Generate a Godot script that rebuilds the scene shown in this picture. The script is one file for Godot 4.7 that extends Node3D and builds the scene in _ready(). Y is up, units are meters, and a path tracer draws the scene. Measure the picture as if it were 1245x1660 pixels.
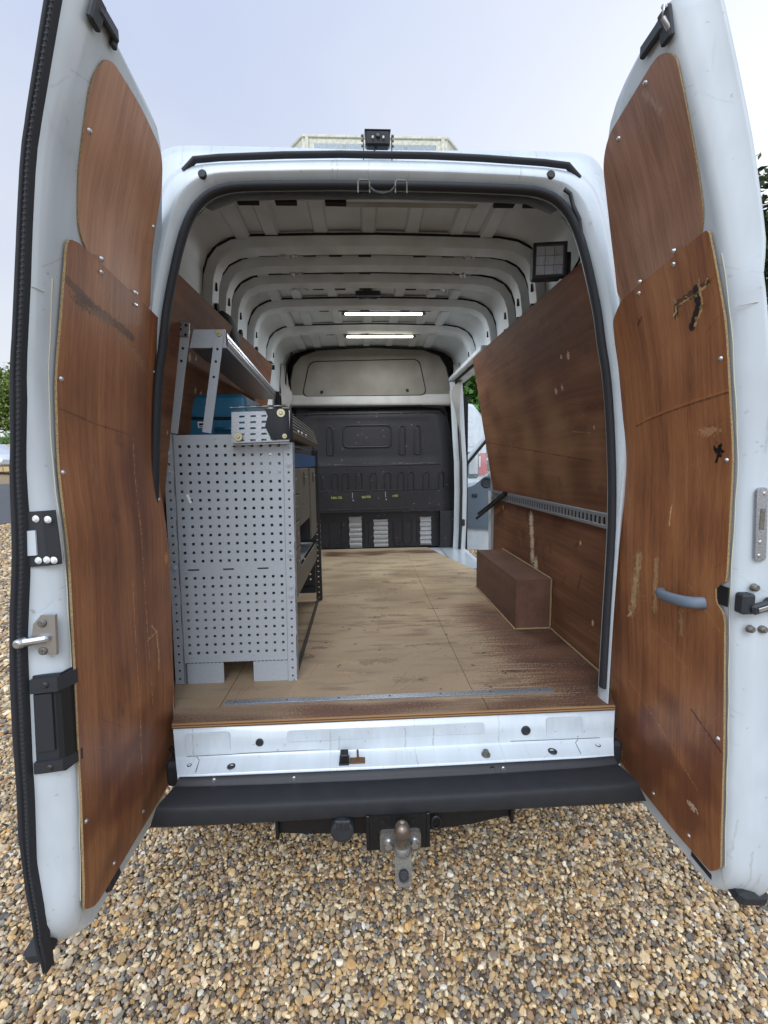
extends Node3D
# A white high-roof van seen from behind with both rear doors open, standing on gravel.
# Van frame: x right, y up, z towards the rear; z = 0 is about the rear sill. Metres.

const CX := 0.085                 # the van's centre line
var M := {}
var used := {}
var van: Node3D

# ------------------------------------------------------------------ builder
class B:
	var st := SurfaceTool.new()
	var smooth := 1
	var cur := -1
	var n := 0
	func _init():
		st.begin(Mesh.PRIMITIVE_TRIANGLES)
	func v(p: Vector3, uv := Vector2.ZERO):
		st.set_smooth_group(cur)
		st.set_uv(uv)
		st.add_vertex(p)
		n += 1
	func tri(a: Vector3, b: Vector3, c: Vector3, ua := Vector2.ZERO, ub := Vector2.ZERO, uc := Vector2.ZERO):
		v(a, ua); v(b, ub); v(c, uc)
	func quad(a: Vector3, b: Vector3, c: Vector3, d: Vector3, ua := Vector2.ZERO, ub := Vector2.ZERO, uc := Vector2.ZERO, ud := Vector2.ZERO):
		tri(a, b, c, ua, ub, uc); tri(a, c, d, ua, uc, ud)
	func face(p: Array, centre: Vector3):
		var mid := Vector3.ZERO
		for q in p: mid += q
		mid /= p.size()
		var nn: Vector3 = (p[0] - p[2]).cross(p[0] - p[1])
		if nn.dot(mid - centre) < 0.0: p.reverse()
		for i in range(1, p.size() - 1): tri(p[0], p[i], p[i + 1])
	func rbox(xf: Transform3D, size: Vector3, bev := 0.0):
		cur = -1
		var h := size * 0.5
		var c := xf.origin
		bev = minf(bev, minf(h.x, minf(h.y, h.z)) * 0.95)
		for a in 3:
			var b := (a + 1) % 3
			var d := (a + 2) % 3
			for s in [-1.0, 1.0]:
				var pts := []
				for k in [[-1.0, -1.0], [1.0, -1.0], [1.0, 1.0], [-1.0, 1.0]]:
					var q := Vector3.ZERO
					q[a] = s * h[a]; q[b] = k[0] * (h[b] - bev); q[d] = k[1] * (h[d] - bev)
					pts.append(xf * q)
				face(pts, c)
			if bev > 0.0:
				for s in [-1.0, 1.0]:
					for t in [-1.0, 1.0]:
						var pts := []
						for k in [[0, -1.0], [0, 1.0], [1, 1.0], [1, -1.0]]:
							var q := Vector3.ZERO
							q[b] = s * (h[b] - (bev if k[0] == 0 else 0.0)); q[d] = t * (h[d] - (0.0 if k[0] == 0 else bev)); q[a] = k[1] * (h[a] - bev)
							pts.append(xf * q)
						face(pts, c)
		if bev > 0.0:
			for sx in [-1.0, 1.0]:
				for sy in [-1.0, 1.0]:
					for sz in [-1.0, 1.0]:
						var s := Vector3(sx, sy, sz)
						var pts := []
						for a in 3:
							var q := s * (h - Vector3.ONE * bev)
							q[a] = s[a] * h[a]
							pts.append(xf * q)
						face(pts, c)
	func bx(x0, x1, y0, y1, z0, z1, bev := 0.0):
		rbox(Transform3D(Basis(), Vector3((x0 + x1) * 0.5, (y0 + y1) * 0.5, (z0 + z1) * 0.5)), Vector3(absf(x1 - x0), absf(y1 - y0), absf(z1 - z0)), bev)
	func bar(p0: Vector3, p1: Vector3, w: float, t: float, up := Vector3.UP, bev := 0.0):
		var z := (p1 - p0).normalized()
		var x := up.cross(z).normalized()
		var y := z.cross(x)
		rbox(Transform3D(Basis(x, y, z), (p0 + p1) * 0.5), Vector3(w, t, p0.distance_to(p1)), bev)
	func grid(rows: Array, closed := false, is_smooth := true, uvs = null):
		smooth += 1
		cur = smooth if is_smooth else -1
		for i in rows.size() - 1:
			var r0 = rows[i]
			var r1 = rows[i + 1]
			var m: int = r0.size()
			var last := m if closed else m - 1
			for j in last:
				var k := (j + 1) % m
				if uvs != null:
					quad(r0[j], r0[k], r1[k], r1[j], uvs[i][j], uvs[i][k], uvs[i + 1][k], uvs[i + 1][j])
				else:
					quad(r0[j], r0[k], r1[k], r1[j])
	func fan(pts, rev := false):
		cur = -1
		var mid := Vector3.ZERO
		for p in pts: mid += p
		mid /= pts.size()
		for i in pts.size():
			var a = pts[i]
			var b = pts[(i + 1) % pts.size()]
			if rev: tri(mid, b, a)
			else: tri(mid, a, b)
	func tube(path: Array, r: float, nseg := 8, closed := false, ry := -1.0, hint := Vector3.UP):
		if ry < 0.0: ry = r
		var rows := []
		var m := path.size()
		for i in m:
			var a: Vector3 = path[(i - 1 + m) % m] if (closed or i > 0) else path[i]
			var b: Vector3 = path[(i + 1) % m] if (closed or i < m - 1) else path[i]
			var t := (b - a).normalized()
			var x := hint.cross(t)
			if x.length() < 0.05: x = Vector3(0.3, 0.1, 1).cross(t)
			x = x.normalized()
			var y := t.cross(x)
			var ring := PackedVector3Array()
			for k in nseg:
				var an := -TAU * k / nseg
				ring.append(path[i] + x * cos(an) * r + y * sin(an) * ry)
			rows.append(ring)
		if closed: rows.append(rows[0])
		grid(rows, true)
		if not closed:
			fan(rows[0]); fan(rows[m - 1], true)
	func cyl(p0: Vector3, p1: Vector3, r0: float, r1: float, nseg := 12, bev := 0.0):
		var t := (p1 - p0).normalized()
		var x := t.cross(Vector3.UP if absf(t.y) < 0.9 else Vector3.RIGHT).normalized()
		var y := t.cross(x)
		var prof := [[p0, r0], [p1, r1]]
		if bev > 0.0: prof = [[p0, r0], [p1 - t * bev, r1], [p1, r1 - bev]]
		var rows := []
		for q in prof:
			var ring := PackedVector3Array()
			for k in nseg:
				var an := TAU * k / nseg
				ring.append(q[0] + (x * cos(an) + y * sin(an)) * q[1])
			rows.append(ring)
		grid(rows, true)
		fan(rows[0], false); fan(rows[-1], true)
	func lathe(xf: Transform3D, prof: Array, nseg := 16):
		var rows := []
		for q in prof:
			var ring := PackedVector3Array()
			for k in nseg:
				var an := TAU * k / nseg
				ring.append(xf * Vector3(cos(an) * q[0], q[1], sin(an) * q[0]))
			rows.append(ring)
		grid(rows, true)
		fan(rows[0], false); fan(rows[-1], true)
	# polygon in the xy of xf, swept along its z by depth
	func prism(poly: PackedVector2Array, xf: Transform3D, depth: float, uv0 := Vector2.ZERO, uvs := Vector2.ONE):
		cur = -1
		if Geometry2D.is_polygon_clockwise(poly) == false:
			poly = poly.duplicate(); poly.reverse()
		var ids := Geometry2D.triangulate_polygon(poly)
		var cen := xf * Vector3(0, 0, depth * 0.5)
		for i in range(0, ids.size(), 3):
			for zz in [0.0, depth]:
				var p := []
				for k in 3:
					var q: Vector2 = poly[ids[i + k]]
					p.append([xf * Vector3(q.x, q.y, zz), Vector2((q.x - uv0.x) / uvs.x, (q.y - uv0.y) / uvs.y)])
				var out := (xf.basis.z if zz == depth else -xf.basis.z) * (1.0 if depth > 0 else -1.0)
				if zz == 0.0: out = -xf.basis.z * signf(depth)
				var nn: Vector3 = (p[0][0] - p[2][0]).cross(p[0][0] - p[1][0])
				if nn.dot(out) < 0.0: p.reverse()
				tri(p[0][0], p[1][0], p[2][0], p[0][1], p[1][1], p[2][1])
		for i in poly.size():
			var a: Vector2 = poly[i]
			var b: Vector2 = poly[(i + 1) % poly.size()]
			var ua := Vector2((a.x - uv0.x) / uvs.x, (a.y - uv0.y) / uvs.y)
			var ub := Vector2((b.x - uv0.x) / uvs.x, (b.y - uv0.y) / uvs.y)
			quad(xf * Vector3(a.x, a.y, 0), xf * Vector3(a.x, a.y, depth), xf * Vector3(b.x, b.y, depth), xf * Vector3(b.x, b.y, 0), ua, ua, ub, ub)

func mesh_of(list: Array) -> ArrayMesh:          # [builder, material, builder, material ...]
	var mesh := ArrayMesh.new()
	for i in range(0, list.size(), 2):
		list[i].st.generate_normals()
		list[i].st.set_material(list[i + 1])
		list[i].st.commit(mesh)
	return mesh

func numbered(called: String, parent: Node) -> String:
	var key := "%d/%s" % [parent.get_instance_id(), called]
	used[key] = used.get(key, -1) + 1
	return called if used[key] == 0 else "%s_%03d" % [called, used[key]]

func put(called: String, mesh: Mesh, parent: Node, xf := Transform3D()) -> MeshInstance3D:
	var o := MeshInstance3D.new()
	o.name = numbered(called, parent)
	o.mesh = mesh
	o.transform = xf
	parent.add_child(o, true)
	return o

func obj(called: String, b: B, m: Material, parent: Node = self) -> MeshInstance3D:
	return put(called, mesh_of([b, m]), parent)

func tag(o: Node, label: String, category: String, group := "", kind := "") -> Node:
	if label != "": o.set_meta("label", label)
	if category != "": o.set_meta("category", category)
	if group != "": o.set_meta("group", group)
	if kind != "": o.set_meta("kind", kind)
	return o

func thing(called: String, label: String, category: String, at := Vector3.ZERO, turn := 0.0, group := "") -> Node3D:
	var o := Node3D.new()
	o.name = numbered(called, self)
	o.position = at
	o.rotation.y = turn
	add_child(o, true)
	tag(o, label, category, group)
	return o

func lerp_tab(tab: Array, y: float) -> float:
	if y <= tab[0][0]: return tab[0][1]
	for i in range(1, tab.size()):
		if y <= tab[i][0]:
			var t: float = (y - tab[i - 1][0]) / (tab[i][0] - tab[i - 1][0])
			return lerpf(tab[i - 1][1], tab[i][1], t)
	return tab[-1][1]

func rounded(poly: Array, r: float, steps := 4) -> PackedVector2Array:   # round the corners of a 2D polygon
	var out := PackedVector2Array()
	var n := poly.size()
	for i in n:
		var p: Vector2 = poly[i]
		var a: Vector2 = poly[(i - 1 + n) % n]
		var b: Vector2 = poly[(i + 1) % n]
		var ra := minf(r, minf(p.distance_to(a), p.distance_to(b)) * 0.48)
		var s := p + (a - p).normalized() * ra
		var e := p + (b - p).normalized() * ra
		for k in steps + 1:
			var t := float(k) / steps
			out.append(s.lerp(p, t).lerp(p.lerp(e, t), t))
	return out

func rect2(x0, x1, y0, y1) -> Array:
	return [Vector2(x0, y0), Vector2(x1, y0), Vector2(x1, y1), Vector2(x0, y1)]

# ------------------------------------------------------------------ textures
class Tex:                                     # an image laid over a rectangle of real coordinates
	var w: int
	var h: int
	var o: Vector2
	var s: Vector2
	var d: PackedByteArray
	var rng := RandomNumberGenerator.new()
	var fn := FastNoiseLite.new()
	func _init(ww: int, hh: int, x0: float, x1: float, y0: float, y1: float, seed_: int):
		w = ww; h = hh
		o = Vector2(x0, y1)
		s = Vector2(w / (x1 - x0), -h / (y1 - y0))
		d.resize(w * h * 3)
		rng.seed = seed_
		fn.seed = seed_
		fn.noise_type = FastNoiseLite.TYPE_SIMPLEX_SMOOTH
		fn.frequency = 1.0
		fn.fractal_type = FastNoiseLite.FRACTAL_NONE
	func put(i: int, c: Color):
		d[i] = int(clampf(c.r, 0, 1) * 255); d[i + 1] = int(clampf(c.g, 0, 1) * 255); d[i + 2] = int(clampf(c.b, 0, 1) * 255)
	func mixpx(x: int, y: int, c: Color, a: float):
		if x < 0 or y < 0 or x >= w or y >= h: return
		var i := (y * w + x) * 3
		d[i] = int(lerpf(d[i], c.r * 255, a)); d[i + 1] = int(lerpf(d[i + 1], c.g * 255, a)); d[i + 2] = int(lerpf(d[i + 2], c.b * 255, a))
	func wood(c0: Color, c1: Color, c2: Color, fine: float, along_x := false, band := 1.0):
		# veneer: broad ribbons, then fibres, then pores
		var n := fn
		for y in h:
			for x in w:
				var a := float(x) if not along_x else float(y)
				var l := float(y) if not along_x else float(x)
				var wob := n.get_noise_2d(a * 0.004, l * 0.0022) * 7.0
				var rib := n.get_noise_2d((a + wob) * 0.034 * band, l * 0.0010 + 40.0)
				var mid := n.get_noise_2d((a + wob) * 0.11 * band, l * 0.004 + 90.0)
				var fib := n.get_noise_2d(a * 0.62, l * 0.021 + 7.0)
				var cloud := n.get_noise_2d(a * 0.007 + 300.0, l * 0.005)
				var t := 0.5 + rib * 0.21 + mid * 0.19 + fib * fine + cloud * 0.26
				var c := c0.lerp(c1, clampf(t * 2.0, 0, 1)) if t < 0.5 else c1.lerp(c2, clampf(t * 2.0 - 1.0, 0, 1))
				put((y * w + x) * 3, c)
	func film(c0: Color, c1: Color, scale: float):
		for y in h:
			for x in w:
				var t := 0.5 + 0.35 * fn.get_noise_2d(x * 0.006 * scale, y * 0.006 * scale) + 0.22 * fn.get_noise_2d(x * 0.04 * scale, y * 0.03 * scale) + 0.14 * fn.get_noise_2d(x * 0.3, y * 0.3) + 0.1 * fn.get_noise_2d(x * 0.5, y * 0.02 + 60.0)
				put((y * w + x) * 3, c0.lerp(c1, clampf(t, 0, 1)))
	func stroke(pts: Array, width: float, c: Color, alpha := 1.0, ragged := 0.5):
		for k in pts.size() - 1:
			var p: Vector2 = (pts[k] - o) * s
			var q: Vector2 = (pts[k + 1] - o) * s
			var r := width * absf(s.x) * 0.5
			var steps := int(p.distance_to(q) * 1.5) + 1
			for i in steps + 1:
				var e := p.lerp(q, float(i) / steps)
				var wob := fn.get_noise_2d(e.x * 0.05 + 11.0, e.y * 0.05) * 1.5
				var nz := fn.get_noise_2d(e.x * 0.06 + e.y * 0.011, e.y * 0.06 + 50.0)
				var rr := maxf(r * (1.0 + ragged * fn.get_noise_2d(e.x * 0.17, e.y * 0.17 + 50.0) * 0.9), 0.3)
				var fade := clampf(0.8 + nz * 0.8 * ragged, 0.0, 1.0)
				if fade < 0.05: continue
				var n := int(ceil(rr))
				for yy in range(-n, n + 1):
					for xx in range(-n, n + 1):
						var dd := sqrt(xx * xx + yy * yy)
						if dd <= rr + 0.5:
							mixpx(int(e.x + xx + wob), int(e.y + yy), c, alpha * fade * clampf(rr + 0.5 - dd, 0, 1) * 0.6)
	func blotch(c: Vector2, rx: float, ry: float, col: Color, alpha: float, grain := 0.06, hard := 3.0, stretch := 1.0):
		var p: Vector2 = (c - o) * s
		var ax := rx * absf(s.x)
		var ay := ry * absf(s.y)
		for yy in range(int(-ay * 1.3), int(ay * 1.3) + 1):
			for xx in range(int(-ax * 1.3), int(ax * 1.3) + 1):
				var e := 1.0 - sqrt((xx / ax) * (xx / ax) + (yy / ay) * (yy / ay))
				var k := e * 1.4 + fn.get_noise_2d((p.x + xx) * grain, (p.y + yy) * grain * stretch) * 0.9
				var a := clampf(k * hard, 0, 1) * alpha
				if a > 0.01: mixpx(int(p.x) + xx, int(p.y) + yy, col, a)
	func worn(pts: Array, width: float, c: Color, alpha := 1.0, along_x := false):
		# a place rubbed down to bare wood, torn along the fibres
		for k in pts.size() - 1:
			var p: Vector2 = (pts[k] - o) * s
			var q: Vector2 = (pts[k + 1] - o) * s
			var r := width * absf(s.x)
			for y in range(int(minf(p.y, q.y) - r), int(maxf(p.y, q.y) + r) + 1):
				for x in range(int(minf(p.x, q.x) - r), int(maxf(p.x, q.x) + r) + 1):
					var e := Geometry2D.get_closest_point_to_segment(Vector2(x, y), p, q).distance_to(Vector2(x, y)) / r
					if e > 1.0: continue
					var f := fn.get_noise_2d(x * 0.55, y * 0.03) if not along_x else fn.get_noise_2d(x * 0.03, y * 0.55)
					var g := fn.get_noise_2d(x * 0.10 + 70.0, y * 0.06)
					var a := clampf(((1.0 - e) * 1.5 + f * 0.75 + g * 0.7 - 0.45) * 4.0, 0, 1) * alpha
					if a > 0.02: mixpx(x, y, c.darkened(clampf(0.12 + f * 0.25, 0, 0.35)), a * 0.75)
	func scratches(n: int, x0: float, x1: float, y0: float, y1: float, len_: float, c: Color, alpha: float, slope := 0.3):
		for i in n:
			var p := Vector2(rng.randf_range(x0, x1), rng.randf_range(y0, y1))
			var l := len_ * rng.randf_range(0.2, 1.0)
			var an := rng.randf_range(-slope, slope) if rng.randf() < 0.6 else rng.randf_range(-1.4, 1.4)
			stroke([p, p + Vector2(cos(an + PI / 2), sin(an + PI / 2)) * l], 0.9 / absf(s.x), c, alpha * rng.randf_range(0.3, 1.0), 0.9)
	func texture() -> ImageTexture:
		var im := Image.create_from_data(w, h, false, Image.FORMAT_RGB8, d)
		im.generate_mipmaps()
		return ImageTexture.create_from_image(im)

func rgb(r: int, g: int, b: int) -> Color:
	return Color(r / 255.0, g / 255.0, b / 255.0)

func mat(key: String, c: Color, rough := 0.6, metal := 0.0) -> StandardMaterial3D:
	var m := StandardMaterial3D.new()
	m.resource_name = key
	m.albedo_color = c
	m.roughness = rough
	m.metallic = metal
	m.cull_mode = BaseMaterial3D.CULL_DISABLED
	M[key] = m
	return m

func noise_tex(seed_: int, freq: float, c0: Color, c1: Color, oct := 4, size := 512) -> NoiseTexture2D:
	var t := NoiseTexture2D.new()
	t.width = size; t.height = size
	t.seamless = true
	var n := FastNoiseLite.new()
	n.seed = seed_; n.frequency = freq; n.fractal_octaves = oct
	t.noise = n
	var g := Gradient.new()
	g.set_color(0, c0); g.set_color(1, c1)
	t.color_ramp = g
	return t

func dirty(m: StandardMaterial3D, seed_: int, freq: float, lo: float, scale := 1.0):   # slow tone variation of a real surface, by triplanar noise
	m.albedo_texture = noise_tex(seed_, freq, Color(lo, lo * 0.985, lo * 0.96), Color.WHITE)
	m.uv1_triplanar = true
	m.uv1_scale = Vector3.ONE * scale

func bumpy(m: StandardMaterial3D, seed_: int, freq: float, amount: float):
	var t := NoiseTexture2D.new()
	t.width = 512; t.height = 512; t.seamless = true; t.as_normal_map = true; t.bump_strength = 6.0
	var n := FastNoiseLite.new()
	n.seed = seed_; n.frequency = freq
	t.noise = n
	m.normal_enabled = true
	m.normal_texture = t
	m.normal_scale = amount

func make_materials():
	var m := mat("white_paint", rgb(198, 208, 216), 0.3)
	m.clearcoat_enabled = true; m.clearcoat = 0.5; m.clearcoat_roughness = 0.12
	m.albedo_texture = paint_texture(); m.uv1_triplanar = true; m.uv1_scale = Vector3.ONE * 0.9
	m = mat("inner_paint", rgb(216, 226, 234), 0.42)
	dirty(m, 5, 0.005, 0.84, 0.8)
	m = mat("rib_paint", rgb(220, 230, 238), 0.5)
	dirty(m, 6, 0.008, 0.84, 1.0)
	mat("grey_lining", rgb(122, 119, 113), 0.95)
	dirty(M.grey_lining, 8, 0.006, 0.86, 0.8)
	mat("pale_lining", rgb(170, 171, 170), 0.85)
	dirty(M.pale_lining, 9, 0.008, 0.86, 1.0)
	mat("rubber", rgb(36, 38, 43), 0.72)
	bumpy(M.rubber, 21, 0.2, 0.25); M.rubber.uv1_triplanar = true; M.rubber.uv1_scale = Vector3.ONE * 6.0
	mat("black_plastic", rgb(40, 43, 48), 0.55)
	bumpy(M.black_plastic, 23, 0.35, 0.3); M.black_plastic.uv1_triplanar = true; M.black_plastic.uv1_scale = Vector3.ONE * 8.0
	m = mat("bumper_plastic", rgb(31, 34, 39), 0.55)
	m.albedo_texture = noise_tex(31, 0.02, Color(0.8, 0.8, 0.8), Color.WHITE, 5); m.uv1_triplanar = true; m.uv1_scale = Vector3.ONE * 1.5
	mat("black", rgb(14, 14, 15), 0.8)
	mat("dark_steel", rgb(58, 58, 60), 0.5, 0.4)
	mat("black_steel", rgb(30, 31, 33), 0.5, 0.2)
	dirty(M.black_steel, 44, 0.04, 0.6, 3.0)
	m = mat("galvanised", rgb(196, 201, 206), 0.36, 0.75)
	m.albedo_texture = noise_tex(41, 0.06, Color(0.72, 0.72, 0.73), Color.WHITE, 3); m.uv1_triplanar = true; m.uv1_scale = Vector3.ONE * 5.0
	m = mat("grey_powder", rgb(164, 170, 175), 0.5, 0.1)
	m.albedo_texture = noise_tex(42, 0.06, Color(0.93, 0.93, 0.94), Color.WHITE, 5); m.uv1_triplanar = true; m.uv1_scale = Vector3.ONE * 3.0
	mat("zinc", rgb(196, 198, 200), 0.3, 0.9)
	mat("brass_zinc", rgb(190, 182, 150), 0.35, 0.8)
	mat("dull_zinc", rgb(150, 148, 142), 0.55, 0.6)
	dirty(M.dull_zinc, 51, 0.05, 0.6, 6.0)
	mat("aluminium", rgb(168, 174, 184), 0.42, 0.7)
	dirty(M.aluminium, 52, 0.05, 0.7, 4.0)
	mat("rust", rgb(96, 70, 50), 0.9)
	mat("grey_handle", rgb(104, 116, 130), 0.55)
	mat("teal_plastic", rgb(24, 92, 122), 0.5)
	bumpy(M.teal_plastic, 24, 0.3, 0.2); M.teal_plastic.uv1_triplanar = true; M.teal_plastic.uv1_scale = Vector3.ONE * 8.0
	mat("blue_paint", rgb(40, 84, 140), 0.5)
	mat("drawer_grey", rgb(150, 144, 134), 0.6, 0.2)
	dirty(M.drawer_grey, 53, 0.04, 0.55, 4.0)
	mat("label_white", rgb(220, 222, 222), 0.6)
	mat("yellow_ink", rgb(222, 218, 120), 0.7)
	mat("tape", rgb(168, 170, 172), 0.4, 0.5)
	bumpy(M.tape, 26, 0.06, 0.8); M.tape.uv1_triplanar = true; M.tape.uv1_scale = Vector3(1, 5, 1) * 3.0
	mat("ply_edge", rgb(178, 152, 108), 0.8)
	dirty(M.ply_edge, 54, 0.05, 0.6, 6.0)
	mat("ply_layer_pale", rgb(150, 116, 78), 0.85)
	mat("ply_layer_dark", rgb(84, 56, 38), 0.85)
	mat("trim_wood", rgb(176, 152, 112), 0.8)
	dirty(M.trim_wood, 55, 0.05, 0.6, 5.0)
	mat("door_card", rgb(86, 98, 110), 0.7)
	mat("sealant", rgb(188, 187, 172), 0.6)
	mat("ball_steel", rgb(120, 108, 98), 0.32, 0.7)
	mat("tail_red", rgb(178, 26, 30), 0.2)
	mat("tail_clear", rgb(210, 196, 196), 0.2)
	m = mat("glass", Color(0.75, 0.82, 0.84, 0.16), 0.03)
	m.transparency = BaseMaterial3D.TRANSPARENCY_ALPHA
	m = mat("lens", Color(0.9, 0.92, 0.95, 0.08), 0.02)
	m.transparency = BaseMaterial3D.TRANSPARENCY_ALPHA
	mat("reflector", rgb(226, 230, 236), 0.3, 0.55)
	m = mat("led", rgb(255, 250, 240), 0.5)
	m.emission_enabled = true; m.emission = Color(1.0, 0.97, 0.9); m.emission_energy_multiplier = 4.0
	mat("frosted", rgb(214, 214, 196), 0.5)
	dirty(M.frosted, 57, 0.03, 0.8, 3.0)
	mat("frosted_pane", rgb(150, 164, 172), 0.35)
	dirty(M.frosted_pane, 58, 0.04, 0.8, 4.0)
	mat("silver_car", rgb(196, 202, 210), 0.3, 0.3)
	mat("dark_glass", rgb(28, 38, 48), 0.06)
	mat("bark", rgb(70, 58, 46), 0.95)
	m = mat("leaf", rgb(104, 122, 52), 0.6); m.backlight_enabled = true; m.backlight = Color(0.12, 0.16, 0.04)
	m = mat("leaf_dark", rgb(64, 84, 50), 0.65); m.backlight_enabled = true; m.backlight = Color(0.05, 0.08, 0.02)
	m = mat("hedge_leaf", rgb(70, 108, 44), 0.6); m.backlight_enabled = true; m.backlight = Color(0.08, 0.14, 0.03)
	mat("fence_wood", rgb(186, 164, 122), 0.9)
	m = mat("pebble", Color.WHITE, 0.72); m.vertex_color_use_as_albedo = true; m.cull_mode = BaseMaterial3D.CULL_BACK
	m = mat("gravel_ground", rgb(186, 166, 138), 0.95)
	m.albedo_texture = noise_tex(61, 0.09, Color(0.45, 0.43, 0.42), Color(1.0, 0.97, 0.9), 3, 1024); m.uv1_triplanar = true; m.uv1_world_triplanar = true; m.uv1_scale = Vector3.ONE * 0.7
	m = mat("asphalt", rgb(96, 98, 102), 0.9)
	m.albedo_texture = noise_tex(62, 0.2, Color(0.7, 0.7, 0.7), Color.WHITE, 4); m.uv1_triplanar = true; m.uv1_world_triplanar = true; m.uv1_scale = Vector3.ONE * 0.8

func paint_texture() -> ImageTexture:
	# old white paint: slow unevenness, faint run marks, specks of dirt and small chips
	var t := Tex.new(640, 640, 0.0, 1.0, 0.0, 1.0, 71)
	for y in t.h:
		for x in t.w:
			var a := TAU * x / t.w
			var b := TAU * y / t.h
			var p := Vector3(cos(a), sin(a), cos(b) * 0.9)
			var v := 0.965 + 0.03 * t.fn.get_noise_3d(p.x * 1.6, p.y * 1.6, p.z * 1.6 + sin(b)) + 0.014 * t.fn.get_noise_3d(p.x * 9.0, p.y * 9.0, p.z * 2.0 + sin(b) * 2.0)
			t.put((y * t.w + x) * 3, Color(v, v * 0.998, v * 0.992))
	for k in 150:
		var c := Vector2(t.rng.randf(), t.rng.randf())
		t.blotch(c, t.rng.randf_range(0.0012, 0.004), t.rng.randf_range(0.0012, 0.005), rgb(120, 108, 94), t.rng.randf_range(0.15, 0.55), 0.3, 2.0)
	for k in 14:
		var c := Vector2(t.rng.randf(), t.rng.randf_range(0.3, 1.0))
		t.stroke([c, c - Vector2(t.rng.randf_range(-0.01, 0.01), t.rng.randf_range(0.05, 0.22))], 0.004, rgb(186, 178, 162), 0.35, 0.5)
	for k in 10:
		var c := Vector2(t.rng.randf(), t.rng.randf())
		t.stroke([c, c + Vector2(t.rng.randf_range(-0.06, 0.06), t.rng.randf_range(-0.04, 0.04))], 0.0016, rgb(150, 146, 140), 0.5, 0.8)
	return t.texture()

func textured(key: String, t: Tex, rough: float, bump := 0.0) -> StandardMaterial3D:
	var m := mat(key, Color.WHITE, rough)
	m.albedo_texture = t.texture()
	return m

var pale := rgb(190, 156, 112)
var raw := rgb(206, 176, 130)

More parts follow.
